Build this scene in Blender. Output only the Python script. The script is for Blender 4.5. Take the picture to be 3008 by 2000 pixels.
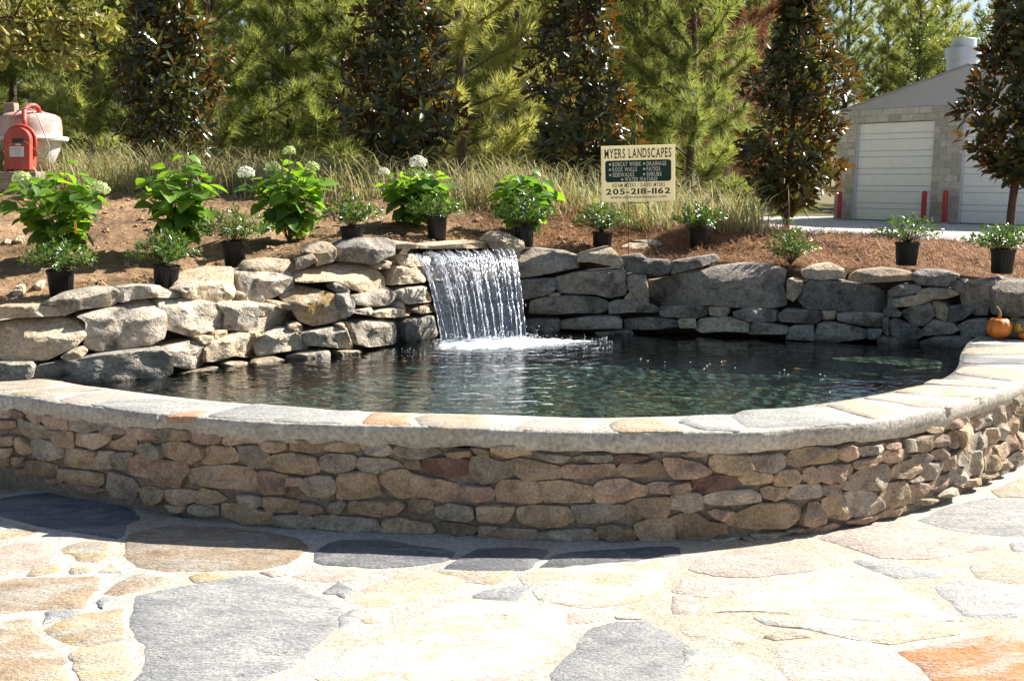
import bpy, math, random
import numpy as np
from mathutils import Vector, Matrix, Quaternion, noise

for o in list(bpy.data.objects):
    bpy.data.objects.remove(o)
SC = bpy.context.scene
COL = SC.collection
R = math.radians

# ------------------------------------------------------------------ camera
F, CX, CY, EYE = 3100.0, 1504.0, 1000.0, 1.6       # focal length in photo pixels, eye height in metres
PIT = math.atan(481 / F)
cam = bpy.data.cameras.new('camera')
cam.sensor_width = 36.0
cam.sensor_fit = 'HORIZONTAL'
cam.lens = F / 3008 * 36
cam.clip_start, cam.clip_end = 0.05, 2000
camo = bpy.data.objects.new('camera', cam)
camo.location = (0, 0, EYE)
camo.rotation_euler = (math.pi / 2 - PIT, 0, 0)
COL.objects.link(camo)
SC.camera = camo

# ------------------------------------------------------------------ sky and sun
SUN = Vector((0.52, 0.23, 0.50)).normalized()       # towards the sun: from the right and a little behind the pond
world = bpy.data.worlds.new('World')
SC.world = world
world.use_nodes = True
wn = world.node_tree
wn.nodes.clear()
sky = wn.nodes.new('ShaderNodeTexSky')
sky.sky_type = 'NISHITA'
sky.sun_disc = False
sky.sun_elevation = math.asin(SUN.z)
sky.sun_rotation = math.atan2(SUN.x, SUN.y)
sky.air_density, sky.dust_density, sky.ozone_density = 1.0, 1.2, 1.0
bg = wn.nodes.new('ShaderNodeBackground')
bg.inputs[1].default_value = 0.056
wo = wn.nodes.new('ShaderNodeOutputWorld')
wn.links.new(sky.outputs[0], bg.inputs[0])
wn.links.new(bg.outputs[0], wo.inputs[0])
sun = bpy.data.lights.new('sun', 'SUN')
sun.energy = 5.0
sun.angle = R(0.5)
sun.color = (1.0, 0.965, 0.905)
suno = bpy.data.objects.new('sun', sun)
suno.rotation_euler = SUN.to_track_quat('Z', 'Y').to_euler()
suno.location = SUN * 60
COL.objects.link(suno)

SC.view_settings.view_transform = 'Standard'
SC.view_settings.look = 'None'
SC.view_settings.exposure = 1.45
SC.view_settings.gamma = 1.0
SC.view_settings.use_curve_mapping = False
SC.render.engine = 'CYCLES'
SC.cycles.use_denoising = True
SC.cycles.max_bounces = 6
SC.cycles.transparent_max_bounces = 12
SC.cycles.caustics_reflective = False
SC.cycles.caustics_refractive = False
SC.cycles.sample_clamp_indirect = 6.0

# ------------------------------------------------------------------ geometry helpers
def ray(px, py):
    x, y = (px - CX) / F, -(py - CY) / F
    return Vector((x, math.cos(PIT) + y * math.sin(PIT), -math.sin(PIT) + y * math.cos(PIT)))
def onz(px, py, z):
    d = ray(px, py)
    t = (z - EYE) / d.z
    return Vector((d.x * t, d.y * t, z))
def ony(px, py, Y):
    d = ray(px, py)
    t = Y / d.y
    return Vector((d.x * t, Y, EYE + d.z * t))
def pix(p):                                          # where a point of the place shows in the photo
    c = Vector(p) - Vector((0, 0, EYE))
    dz = c.y * math.cos(PIT) - c.z * math.sin(PIT)
    return CX + c.x / dz * F, CY - (c.y * math.sin(PIT) + c.z * math.cos(PIT)) / dz * F
def lerp(a, b, t):
    return a + (b - a) * t
def table(tab, x):
    if x <= tab[0][0]:
        return tab[0][1]
    for (x0, y0), (x1, y1) in zip(tab, tab[1:]):
        if x <= x1:
            return y0 + (y1 - y0) * (x - x0) / (x1 - x0)
    return tab[-1][1]
def smooth(t):
    t = max(0.0, min(1.0, t))
    return t * t * (3 - 2 * t)
def pairs(flat):
    return [(flat[i], flat[i + 1]) for i in range(0, len(flat), 2)]
def tile(x0, y0, s, flat):                           # a traced outline in an enlarged view -> photo pixels
    return [(x0 + x / s, y0 + y / s) for x, y in pairs(flat)]

WL = {}                                             # world location of each parent
def new_mesh(name, verts, faces, smooth_=True, sharp=None):
    me = bpy.data.meshes.new(name)
    me.from_pydata([tuple(v) for v in verts], [], faces)
    if smooth_:
        me.polygons.foreach_set('use_smooth', [True] * len(me.polygons))
        if sharp:
            me.set_sharp_from_angle(angle=R(sharp))
    me.update()
    return me
def np_mesh(name, V, Fc, smooth_=False):             # numpy: all faces with the same number of corners
    V = np.asarray(V, dtype=np.float32).reshape(-1, 3)
    Fc = np.asarray(Fc, dtype=np.int32)
    k = Fc.shape[1]
    me = bpy.data.meshes.new(name)
    me.vertices.add(len(V))
    me.vertices.foreach_set('co', V.ravel())
    me.loops.add(Fc.size)
    me.loops.foreach_set('vertex_index', Fc.ravel())
    me.polygons.add(len(Fc))
    me.polygons.foreach_set('loop_start', np.arange(0, Fc.size, k, dtype=np.int32))
    me.polygons.foreach_set('loop_total', np.full(len(Fc), k, dtype=np.int32))
    if smooth_:
        me.polygons.foreach_set('use_smooth', np.ones(len(Fc), dtype=bool))
    me.update(calc_edges=True)
    me.validate()
    return me
def place(name, me, mat, parent=None, loc=(0, 0, 0), rot=None, scale=None):
    """Link a mesh; loc is in the world, or under a parent relative to the parent's world place (parents are not turned)."""
    o = bpy.data.objects.new(name, me)
    COL.objects.link(o)
    if mat is not None and not me.materials:
        me.materials.append(mat)
    loc = Vector(loc)
    WL[o.name] = loc.copy()
    if parent is not None:
        o.parent = parent
        loc = loc - WL.get(parent.name, Vector())
    o.location = loc
    if rot is not None:
        o.rotation_euler = rot
    if scale is not None:
        o.scale = scale if not isinstance(scale, (int, float)) else (scale,) * 3
    return o
def solid(name, verts, faces, mat, parent=None, smooth_=False, sharp=None, origin=None):
    """World-space vertices -> an object whose origin is at their middle (or at origin)."""
    vs = [Vector(v) for v in verts]
    c = Vector(origin) if origin is not None else sum(vs, Vector()) / len(vs)
    return place(name, new_mesh(name, [v - c for v in vs], faces, smooth_, sharp), mat, parent, c)
def tag(o, label=None, cat=None, group=None, kind=None):
    if label: o['label'] = label
    if cat: o['category'] = cat
    if group: o['group'] = group
    if kind: o['kind'] = kind
    return o
def thing(name, label, cat, loc=(0, 0, 0), group=None, kind=None):
    o = bpy.data.objects.new(name, None)
    o.empty_display_size = 0.1
    COL.objects.link(o)
    o.location = loc
    WL[o.name] = Vector(loc)
    return tag(o, label, cat, group, kind)
BOXF = [(0, 3, 2, 1), (4, 5, 6, 7), (0, 1, 5, 4), (1, 2, 6, 5), (2, 3, 7, 6), (3, 0, 4, 7)]
def box_vf(c, ex, ey, ez):
    c, ex, ey, ez = Vector(c), Vector(ex), Vector(ey), Vector(ez)
    v = []
    for sz in (-1, 1):
        for sx, sy in ((-1, -1), (1, -1), (1, 1), (-1, 1)):
            v.append(c + ex * sx + ey * sy + ez * sz)
    return v, BOXF
def bev_box(c, ex, ey, ez, b=0.01):
    """A box with chamfered edges (24 corners), half-extents as vectors."""
    c = Vector(c); E = [Vector(ex), Vector(ey), Vector(ez)]
    L = [e.length for e in E]; U = [e.normalized() for e in E]
    vs, idx = [], {}
    for sx in (-1, 1):
        for sy in (-1, 1):
            for sz in (-1, 1):
                s = (sx, sy, sz)
                for a in range(3):
                    p = c.copy()
                    for k in range(3):
                        p += U[k] * s[k] * (L[k] if k == a else L[k] - min(b, L[k] * .45))
                    idx[(s, a)] = len(vs); vs.append(p)
    fs = []
    for a in range(3):
        b1, c1 = (a + 1) % 3, (a + 2) % 3
        for sg in (-1, 1):
            q = []
            for u, w in ((-1, -1), (1, -1), (1, 1), (-1, 1)):
                s = [0, 0, 0]; s[a] = sg; s[b1] = u; s[c1] = w
                q.append(idx[(tuple(s), a)])
            fs.append(q if sg > 0 else q[::-1])
            for sg2 in (-1, 1):
                pass
        for u in (-1, 1):
            for w in (-1, 1):
                s0 = [0, 0, 0]; s1 = [0, 0, 0]
                s0[a], s1[a] = -1, 1
                s0[b1] = s1[b1] = u; s0[c1] = s1[c1] = w
                q = [idx[(tuple(s0), b1)], idx[(tuple(s1), b1)], idx[(tuple(s1), c1)], idx[(tuple(s0), c1)]]
                fs.append(q if u * w > 0 else q[::-1])
    for s in [(x, y, z) for x in (-1, 1) for y in (-1, 1) for z in (-1, 1)]:
        q = [idx[(s, 0)], idx[(s, 1)], idx[(s, 2)]]
        fs.append(q if s[0] * s[1] * s[2] > 0 else q[::-1])
    return vs, fs
def tube_vf(pts, rad, n=8, cap=True):
    """A tapered tube along points; rad a number or a list."""
    pts = [Vector(p) for p in pts]
    rr = rad if isinstance(rad, (list, tuple)) else [rad] * len(pts)
    vs, fs, ref = [], [], None
    for i, p in enumerate(pts):
        d = (pts[min(i + 1, len(pts) - 1)] - pts[max(i - 1, 0)])
        d = d.normalized() if d.length > 1e-9 else Vector((0, 0, 1))
        if ref is None:
            ref = d.orthogonal().normalized()
        ref = (ref - d * ref.dot(d))
        ref = ref.normalized() if ref.length > 1e-6 else d.orthogonal().normalized()
        b = d.cross(ref)
        for k in range(n):
            a = 2 * math.pi * k / n
            vs.append(p + (ref * math.cos(a) + b * math.sin(a)) * rr[i])
    for i in range(len(pts) - 1):
        for k in range(n):
            k2 = (k + 1) % n
            fs.append((i * n + k, i * n + k2, (i + 1) * n + k2, (i + 1) * n + k))
    if cap:
        fs.append(tuple(range(n))[::-1])
        fs.append(tuple((len(pts) - 1) * n + k for k in range(n)))
    return vs, fs
def lathe_vf(prof, n=24, c=(0, 0, 0)):
    c = Vector(c); vs, fs = [], []
    for r, z in prof:
        for k in range(n):
            a = 2 * math.pi * k / n
            vs.append(c + Vector((r * math.cos(a), r * math.sin(a), z)))
    for i in range(len(prof) - 1):
        for k in range(n):
            k2 = (k + 1) % n
            fs.append((i * n + k, i * n + k2, (i + 1) * n + k2, (i + 1) * n + k))
    return vs, fs
def join_vf(lst):
    V, Fc = [], []
    for v, f in lst:
        b = len(V)
        V += v
        Fc += [tuple(i + b for i in q) for q in f]
    return V, Fc
def chaikin(p, it=1, r=0.22):
    for _ in range(it):
        q = []
        for i in range(len(p)):
            a, b = p[i], p[(i + 1) % len(p)]
            q += [(a[0] + (b[0] - a[0]) * r, a[1] + (b[1] - a[1]) * r), (b[0] - (b[0] - a[0]) * r, b[1] - (b[1] - a[1]) * r)]
        p = q
    return p
def resample(p, n):
    L = [0.0]
    for i in range(len(p)):
        a, b = p[i], p[(i + 1) % len(p)]
        L.append(L[-1] + math.hypot(b[0] - a[0], b[1] - a[1]))
    out, j = [], 0
    for k in range(n):
        t = L[-1] * k / n
        while L[j + 1] < t:
            j += 1
        a, b = p[j], p[(j + 1) % len(p)]
        u = (t - L[j]) / max(L[j + 1] - L[j], 1e-9)
        out.append((a[0] + (b[0] - a[0]) * u, a[1] + (b[1] - a[1]) * u))
    return out
def keep(p, n):
    """Points along an outline that keep its corners, about n of them."""
    m = len(p)
    L = [math.dist(p[i], p[(i + 1) % m]) for i in range(m)]
    per = sum(L)
    cnt = [max(1, round(n * l / per)) for l in L]
    while sum(cnt) > n and max(cnt) > 1:
        cnt[cnt.index(max(cnt))] -= 1
    o = []
    for i in range(m):
        a, b = p[i], p[(i + 1) % m]
        for k in range(cnt[i]):
            t = k / cnt[i]
            o.append((a[0] + (b[0] - a[0]) * t, a[1] + (b[1] - a[1]) * t))
    return o
def area2(p):
    return sum(p[i][0] * p[(i + 1) % len(p)][1] - p[(i + 1) % len(p)][0] * p[i][1] for i in range(len(p))) / 2
def fbm(p, f, seed=0.0, o=3):
    return noise.fractal(Vector((p[0] * f + seed * 17.3, p[1] * f - seed * 7.1, p[2] * f + seed * 3.7)), 0.9, 2.1, o)

# ------------------------------------------------------------------ materials
def nd(nt, typ, inp=None, **props):
    n = nt.nodes.new(typ)
    for k, v in props.items():
        setattr(n, k, v)
    for k, v in (inp or {}).items():
        s = n.inputs[k]
        if isinstance(v, bpy.types.NodeSocket):
            nt.links.new(v, s)
        else:
            s.default_value = v
    return n
def col4(c):
    return (c[0], c[1], c[2], 1.0)
def newmat(name):
    m = bpy.data.materials.new(name)
    m.use_nodes = True
    m.node_tree.nodes.clear()
    return m, m.node_tree
def out(nt, sock):
    o = nt.nodes.new('ShaderNodeOutputMaterial')
    nt.links.new(sock, o.inputs['Surface'])
def ramp(nt, fac, stops, interp='LINEAR'):
    n = nd(nt, 'ShaderNodeValToRGB', {'Fac': fac})
    n.color_ramp.interpolation = interp
    el = n.color_ramp.elements
    while len(el) < len(stops):
        el.new(0.5)
    for e, (p, c) in zip(el, stops):
        e.position = p
        e.color = col4(c) if len(c) == 3 else c
    return n.outputs[0]
def mixc(nt, fac, a, b, blend='MIX'):
    n = nd(nt, 'ShaderNodeMix', data_type='RGBA', blend_type=blend)
    for s, v in ((n.inputs[0], fac), (n.inputs[6], a), (n.inputs[7], b)):
        if isinstance(v, bpy.types.NodeSocket):
            nt.links.new(v, s)
        else:
            s.default_value = col4(v) if isinstance(v, tuple) and len(v) == 3 else v
    return n.outputs[2]
def math_(nt, op, a, b=0.0, clamp=False):
    n = nt.nodes.new('ShaderNodeMath'); n.operation = op; n.use_clamp = clamp
    for s, v in ((n.inputs[0], a), (n.inputs[1], b)):
        if isinstance(v, bpy.types.NodeSocket):
            nt.links.new(v, s)
        else:
            s.default_value = v
    return n.outputs[0]
def objcoord(nt, scale=(1, 1, 1)):
    """Object coordinates moved by the object's own random number, so alike pieces differ."""
    tc = nd(nt, 'ShaderNodeTexCoord')
    oi = nd(nt, 'ShaderNodeObjectInfo')
    mul = nd(nt, 'ShaderNodeVectorMath', {0: tc.outputs['Object'], 1: scale}, operation='MULTIPLY')
    r = math_(nt, 'MULTIPLY', oi.outputs['Random'], 57.0)
    add = nd(nt, 'ShaderNodeVectorMath', {0: mul.outputs[0], 1: r}, operation='ADD')
    return add.outputs[0], oi.outputs['Random']
def noise_(nt, vec, scale, detail=4.0, rough=0.55, dist=0.0):
    return nd(nt, 'ShaderNodeTexNoise', {'Vector': vec, 'Scale': scale, 'Detail': detail, 'Roughness': rough, 'Distortion': dist}).outputs[0]
def stone_mat(name, cols, nscale=6.0, stain=0.5, staincol=(0.06, 0.055, 0.05), bump=0.5, rough=0.85, vary=0.35, coord=(1, 1, 1), fine=45.0, spec=0.3, stainscale=9.0, pale=None, haze=None, crack=0.0, wet=None):
    m, nt = newmat(name)
    vec, rnd = objcoord(nt, coord)
    n1 = noise_(nt, vec, nscale, 5, 0.6, 0.6)
    k = len(cols)
    c = ramp(nt, n1, [(0.3 + 0.4 * i / max(k - 1, 1), cols[i]) for i in range(k)])
    n2 = noise_(nt, vec, stainscale, 6, 0.7)
    mask = ramp(nt, n2, [(0.5, (0, 0, 0)), (0.66, (1, 1, 1))])
    c = mixc(nt, math_(nt, 'MULTIPLY', mask, stain), c, staincol)
    if pale:
        n4 = noise_(nt, vec, 4.3, 5, 0.65)
        mk = ramp(nt, n4, [(0.54, (0, 0, 0)), (0.66, (1, 1, 1))])
        c = mixc(nt, math_(nt, 'MULTIPLY', mk, 0.7), c, pale)
    if haze:
        n5 = noise_(nt, vec, 2.4, 7, 0.72, .8)
        mk = ramp(nt, n5, [(0.50, (0, 0, 0)), (0.60, (1, 1, 1))])
        c = mixc(nt, math_(nt, 'MULTIPLY', mk, haze[3]), c, haze[:3])
    if crack:
        wob = nd(nt, 'ShaderNodeVectorMath', {0: vec, 1: nd(nt, 'ShaderNodeTexNoise', {'Vector': vec, 'Scale': 5.0, 'Detail': 5.0}).outputs[1]}, operation='ADD').outputs[0]
        vo = nd(nt, 'ShaderNodeTexVoronoi', {'Vector': wob, 'Scale': 2.2}, feature='DISTANCE_TO_EDGE').outputs[0]
        ln = ramp(nt, vo, [(0.0, (1, 1, 1)), (0.014, (0, 0, 0))])
        mk = ramp(nt, noise_(nt, vec, 2.9, 3), [(0.56, (0, 0, 0)), (0.62, (1, 1, 1))])
        c = mixc(nt, math_(nt, 'MULTIPLY', math_(nt, 'MULTIPLY', ln, mk), crack), c, (0.05, 0.045, 0.04))
    n3 = noise_(nt, vec, fine, 3, 0.7)
    g = ramp(nt, n3, [(0.3, (0.62, 0.62, 0.62)), (0.7, (1.3, 1.3, 1.3))])
    c = mixc(nt, 1.0, c, g, 'MULTIPLY')
    v = math_(nt, 'ADD', math_(nt, 'MULTIPLY', rnd, vary * 2), 1 - vary)
    hs = nd(nt, 'ShaderNodeHueSaturation', {'Color': c, 'Value': v})
    final, rgh = hs.outputs[0], rough
    if wet is not None:                              # stone soaked at the water line: darker and shinier
        geo = nd(nt, 'ShaderNodeNewGeometry')
        zz = nd(nt, 'ShaderNodeSeparateXYZ', {0: geo.outputs['Position']}).outputs[2]
        wz = math_(nt, 'ADD', zz, math_(nt, 'MULTIPLY', noise_(nt, geo.outputs['Position'], 6.0, 4), 0.16))
        mk = ramp(nt, math_(nt, 'SUBTRACT', wz, wet), [(0.06, (1, 1, 1)), (0.13, (0, 0, 0))])
        final = mixc(nt, mk, final, mixc(nt, 1.0, final, (0.34, 0.32, 0.30), 'MULTIPLY'))
        rgh = math_(nt, 'SUBTRACT', rough, math_(nt, 'MULTIPLY', mk, 0.55))
    bsum = math_(nt, 'ADD', math_(nt, 'MULTIPLY', n2, 0.6), math_(nt, 'MULTIPLY', n3, 0.35))
    bp = nd(nt, 'ShaderNodeBump', {'Height': bsum, 'Strength': bump, 'Distance': 0.03})
    p = nd(nt, 'ShaderNodeBsdfPrincipled', {'Base Color': final, 'Roughness': rgh, 'Normal': bp.outputs[0], 'Specular IOR Level': spec})
    out(nt, p.outputs[0])
    return m
def plain(name, col, rough=0.6, spec=0.4, metal=0.0, noise_amt=0.15, nscale=30.0, bump=0.1, dirt=None, coat=0.0):
    m, nt = newmat(name)
    vec, rnd = objcoord(nt)
    n1 = noise_(nt, vec, nscale, 4, 0.6)
    g = ramp(nt, n1, [(0.25, (1 - noise_amt,) * 3), (0.75, (1 + noise_amt,) * 3)])
    c = mixc(nt, 1.0, col, g, 'MULTIPLY')
    if dirt:
        n2 = noise_(nt, vec, nscale * .3, 6, 0.7)
        mk = ramp(nt, n2, [(0.46, (0, 0, 0)), (0.6, (1, 1, 1))])
        c = mixc(nt, math_(nt, 'MULTIPLY', mk, 0.85), c, dirt)
    bp = nd(nt, 'ShaderNodeBump', {'Height': n1, 'Strength': bump, 'Distance': 0.01})
    p = nd(nt, 'ShaderNodeBsdfPrincipled', {'Base Color': c, 'Roughness': rough, 'Metallic': metal, 'Specular IOR Level': spec, 'Normal': bp.outputs[0], 'Coat Weight': coat})
    out(nt, p.outputs[0])
    return m
def leaf_mat(name, cols, transl=0.35, tcol=None, rough=0.45, spec=0.5, back=None, by='island', coat=0.0):
    """Leaves: colour by the piece's own random number, a different underside if back, light passing through."""
    m, nt = newmat(name)
    geo = nd(nt, 'ShaderNodeNewGeometry')
    oi = nd(nt, 'ShaderNodeObjectInfo')
    isl = geo.outputs['Random Per Island']
    f = isl if by == 'island' else (oi.outputs['Random'] if by == 'object' else math_(nt, 'FRACT', math_(nt, 'ADD', isl, oi.outputs['Random'])))
    if by == 'tree':
        f = math_(nt, 'ADD', math_(nt, 'MULTIPLY', isl, 0.5), math_(nt, 'MULTIPLY', oi.outputs['Random'], 0.5))
    k = len(cols)
    c = ramp(nt, f, [(i / max(k - 1, 1), cols[i]) for i in range(k)])
    if back:
        c = mixc(nt, geo.outputs['Backfacing'], c, back)
    p = nd(nt, 'ShaderNodeBsdfPrincipled', {'Base Color': c, 'Roughness': rough, 'Specular IOR Level': spec, 'Coat Weight': coat, 'Coat Roughness': 0.15})
    sock = p.outputs[0]
    if transl > 0:
        tc = mixc(nt, 1.0, c, tcol or (1.6, 1.7, 0.8), 'MULTIPLY')
        t = nd(nt, 'ShaderNodeBsdfTranslucent', {'Color': tc})
        mx = nd(nt, 'ShaderNodeMixShader', {0: transl, 1: sock, 2: t.outputs[0]})
        sock = mx.outputs[0]
    out(nt, sock)
    return m

# ================================================================== plan of the place
ZW, ZC = 0.40, 0.50                                  # water level, top of the coping
# coping: outer and inner edge as seen in the photo, both on the level top of the wall
COPE = [(-420, 1128, -350, 1080), (-200, 1146, -170, 1102), (0, 1159, 0, 1123), (70, 1166, 120, 1112), (152, 1180, 250, 1132), (264, 1193, 339, 1143), (453, 1214, 480, 1161),
        (600, 1227, 640, 1178), (781, 1240, 810, 1191), (1001, 1248, 1010, 1205), (1214, 1252, 1214, 1212), (1446, 1262, 1446, 1217),
        (1728, 1269, 1728, 1226), (2006, 1269, 1990, 1221), (2200, 1268, 2145, 1216), (2318, 1259, 2270, 1203), (2450, 1249, 2398, 1186),
        (2579, 1236, 2520, 1168), (2690, 1217, 2609, 1151), (2790, 1196, 2731, 1124), (2878, 1168, 2790, 1100), (3008, 1126, 2815, 1072),
        (3150, 1072, 2822, 1040), (3270, 1025, 2842, 1008), (3350, 990, 2872, 984)]
OUT = [onz(a, b, ZC) for a, b, c, d in COPE]
INN = [onz(c, d, ZC) for a, b, c, d in COPE]
def densify(pts, k=12):
    o = []
    n = len(pts)
    for i in range(n - 1):
        p0, p1, p2, p3 = pts[max(i - 1, 0)], pts[i], pts[i + 1], pts[min(i + 2, n - 1)]
        for j in range(k):
            t = j / k
            o.append(0.5 * ((2 * p1) + (p2 - p0) * t + (2 * p0 - 5 * p1 + 4 * p2 - p3) * t * t + (3 * p1 - p0 - 3 * p2 + p3) * t ** 3))
    o.append(pts[-1])
    return o
OUTD, INND = densify(OUT), densify(INN)
def offset_curve(pts, d):                            # to the right of the walking direction = towards the viewer
    o = []
    for i, p in enumerate(pts):
        t = pts[min(i + 5, len(pts) - 1)] - pts[max(i - 5, 0)]
        t.z = 0
        t.normalize()
        o.append(p + Vector((t.y, -t.x, 0)) * d)
    return o
FACE = offset_curve(OUTD, -0.022)                    # face of the stone wall under the coping

# back wall: water line in the photo
WLPIX = [(270, 1132), (500, 1106), (728, 1066), (1020, 1047), (1160, 1016), (1290, 986), (1550, 972), (1750, 980), (2080, 986), (2400, 1006), (2640, 1010), (2800, 1022)]
WP = [onz(x, y, ZW) for x, y in WLPIX]
WTAB = [(-9.0, 5.3), (-4.5, 5.55), (-3.1, 5.85)] + [(p.x, p.y) for p in WP] + [(3.6, 7.0), (4.6, 7.1), (9.0, 7.6)]
def yw(x):
    return (table(WTAB, x - .12) + table(WTAB, x) * 2 + table(WTAB, x + .12)) / 4
def batter(x):
    return table([(-3, .62), (-1.2, .5), (-.6, .12), (.3, .12), (.8, .28), (3, .35)], x)
def wall_hit(px, py):
    d = ray(px, py)
    lo, hi = 4.0, 13.0
    for _ in range(36):
        t = (lo + hi) / 2
        f = d.y * t - yw(d.x * t) - batter(d.x * t) * (EYE + d.z * t - ZW)
        if f < 0:
            lo = t
        else:
            hi = t
    return d * hi + Vector((0, 0, EYE))
def wall_normal(x):
    t = Vector((0.5, yw(x + .25) - yw(x - .25), 0)).normalized()
    return Vector((t.y, -t.x, 0)), t

# ---- ground heights behind the back wall
def _tab_from_pix(pix, Y):
    o = []
    for px, py in pix:
        y = 8.0
        for _ in range(6):
            p = ony(px, py, y)
            y = Y(p.x)
        o.append((p.x, p.z))
    return o
def y0(x):                                           # where the bank begins, just behind the top stones
    return yw(x) + batter(x) * 0.5 + 0.34
def yc(x):                                           # crest of the bank
    return table([(-5, 10.6), (-2, 10.4), (1, 9.9), (3, 9.2), (5, 9.0)], x)
ZTOP = _tab_from_pix([(-200, 905), (100, 893), (300, 872), (500, 848), (700, 795), (850, 768), (1000, 738), (1200, 718), (1500, 722), (1700, 735), (1900, 762), (2100, 772), (2300, 782), (2500, 788), (2700, 796), (2900, 818), (3100, 838)], y0)
ZCRE = _tab_from_pix([(-300, 532), (0, 535), (300, 545), (600, 560), (900, 573), (1200, 588), (1500, 602), (1800, 625), (2000, 645), (2200, 672), (2400, 694), (2600, 708), (2800, 720), (3100, 742)], yc)
GZ = 0.22                                            # level ground far behind
def tz(x, y, fine=True):
    a, c = y0(x), yc(x)
    if y < a:
        return -0.03
    za, zc = table(ZTOP, x), table(ZCRE, x)
    if y <= c:
        t = (y - a) / (c - a)
        z = za + (zc - za) * (0.55 * t + 0.45 * smooth(t))
    else:
        z = zc + (GZ - zc) * smooth((y - c - .3) / 5.5)
    if fine and y < 16:
        k = smooth((y - a) / .3) * (1 - smooth((y - 12) / 4))
        z += k * (0.06 * fbm((x, y, 0), 1.3, 1, 3) + 0.028 * fbm((x, y, 0), 6.0, 2, 3))
    return z
def terrain_hit(px, py, y_from=6.0):
    d = ray(px, py)
    y = y_from
    while y < 40:
        t = y / d.y
        p = Vector((d.x * t, y, EYE + d.z * t))
        if y > y0(p.x) and p.z <= tz(p.x, y):
            return p
        y += 0.02
    return p

# ------------------------------------------------------------------ materials of the site
M = {}
M['boulder'] = stone_mat('boulder_sandstone', [(.26, .225, .175), (.39, .335, .26), (.46, .385, .285), (.32, .275, .22)], 3.2, .95, (.075, .068, .06), 1.0, .92, .16, stainscale=6.0, pale=(.48, .44, .37), wet=ZW)
M['boulder_tan'] = stone_mat('boulder_tan_sandstone', [(.28, .225, .155), (.42, .33, .22), (.48, .37, .24), (.34, .275, .20)], 3.2, .55, (.11, .09, .07), .9, .92, .16, stainscale=6.0, pale=(.50, .43, .33), wet=ZW)
M['boulder_grey'] = stone_mat('boulder_grey_sandstone', [(.215, .185, .15), (.31, .275, .225), (.40, .355, .29)], 3.5, .95, (.065, .06, .054), 1.0, .92, .18, stainscale=7.0, pale=(.42, .39, .34), wet=ZW)
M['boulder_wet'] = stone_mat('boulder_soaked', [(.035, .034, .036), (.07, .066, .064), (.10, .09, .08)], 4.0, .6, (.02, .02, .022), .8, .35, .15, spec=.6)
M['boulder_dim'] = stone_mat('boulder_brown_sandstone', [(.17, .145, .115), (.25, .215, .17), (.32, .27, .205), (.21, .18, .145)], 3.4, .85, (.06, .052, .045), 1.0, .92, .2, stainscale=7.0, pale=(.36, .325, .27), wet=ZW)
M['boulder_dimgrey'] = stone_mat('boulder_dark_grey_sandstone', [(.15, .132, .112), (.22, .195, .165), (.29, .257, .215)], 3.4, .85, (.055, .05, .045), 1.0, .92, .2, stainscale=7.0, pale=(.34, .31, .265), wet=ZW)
M['boulder_rust'] = stone_mat('boulder_rust_sandstone', [(.34, .29, .23), (.46, .39, .29), (.42, .25, .08), (.46, .39, .30)], 3.0, .5, (.12, .09, .06), .9, .92, .1, stainscale=6.0, wet=ZW)
M['stone_tan'] = stone_mat('wall_stone_tan', [(0.26, 0.189, 0.12), (0.39, 0.286, 0.182), (0.481, 0.37, 0.247)], 6.0, .5, (.09, .075, .06), .95, .92, .25, stainscale=13.0, fine=75)
M['stone_grey'] = stone_mat('wall_stone_grey', [(0.247, 0.202, 0.15), (0.358, 0.299, 0.227), (0.442, 0.384, 0.299)], 6.0, .55, (.085, .073, .06), .95, .92, .22, stainscale=13.0, fine=75)
M['stone_pink'] = stone_mat('wall_stone_pink', [(0.273, 0.189, 0.137), (0.39, 0.267, 0.189), (0.468, 0.351, 0.26)], 6.0, .5, (.10, .075, .06), .95, .92, .2, stainscale=13.0, fine=75)
M['stone_red'] = stone_mat('wall_stone_red', [(.15, .085, .065), (.21, .125, .095), (.26, .18, .13)], 6.0, .45, (.09, .06, .05), .95, .92, .15, stainscale=13.0, fine=75)
M['joint'] = stone_mat('wall_joint', [(.17, .135, .10), (.23, .19, .145)], 9.0, .4, (.07, .06, .05), .6, .95, .05)
M['mortar'] = stone_mat('coping_mortar', [(.36, .33, .27), (.44, .41, .35)], 3.0, .4, (.24, .215, .18), .55, .95, .04, stainscale=4, pale=(.5, .475, .42))
M['bed'] = stone_mat('patio_mortar', [(.35, .325, .275), (.41, .39, .345), (.38, .32, .235), (.41, .39, .345)], 1.1, .3, (.31, .275, .22), .7, .95, .0, fine=70, stainscale=3)
FL = dict(g=[(.22, .22, .215), (.29, .285, .275), (.36, .345, .32)], o=[(.36, .265, .16), (.46, .33, .18), (.34, .295, .235), (.50, .40, .27)],
          w=[(.50, .46, .38), (.56, .53, .46), (.50, .37, .20), (.56, .52, .45)], r=[(.36, .16, .065), (.44, .21, .085), (.34, .19, .115)],
          b=[(.26, .185, .12), (.36, .27, .18), (.29, .255, .22)], d=[(.10, .105, .11), (.145, .145, .15), (.20, .185, .17)], p=[(.36, .265, .21), (.45, .345, .28), (.40, .33, .28)])  # d: dark slate; its flags also deepen the wall's shadow
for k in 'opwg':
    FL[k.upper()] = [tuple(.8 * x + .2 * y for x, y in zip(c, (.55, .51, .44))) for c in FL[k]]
for k, cs in FL.items():
    M['flag_' + k] = stone_mat('flagstone_' + k, cs, 4.0, .35, tuple(x * .55 for x in cs[0]), .9, .88, .12, coord=(1, 2.2, 1), fine=55, stainscale=9.0, pale=tuple(min(.7, x * 1.25) for x in cs[-1]), haze=(.46, .44, .39, .22 if k in 'gdG' else .5), crack=.9 if k in 'gdbwWG' else .5)
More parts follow.
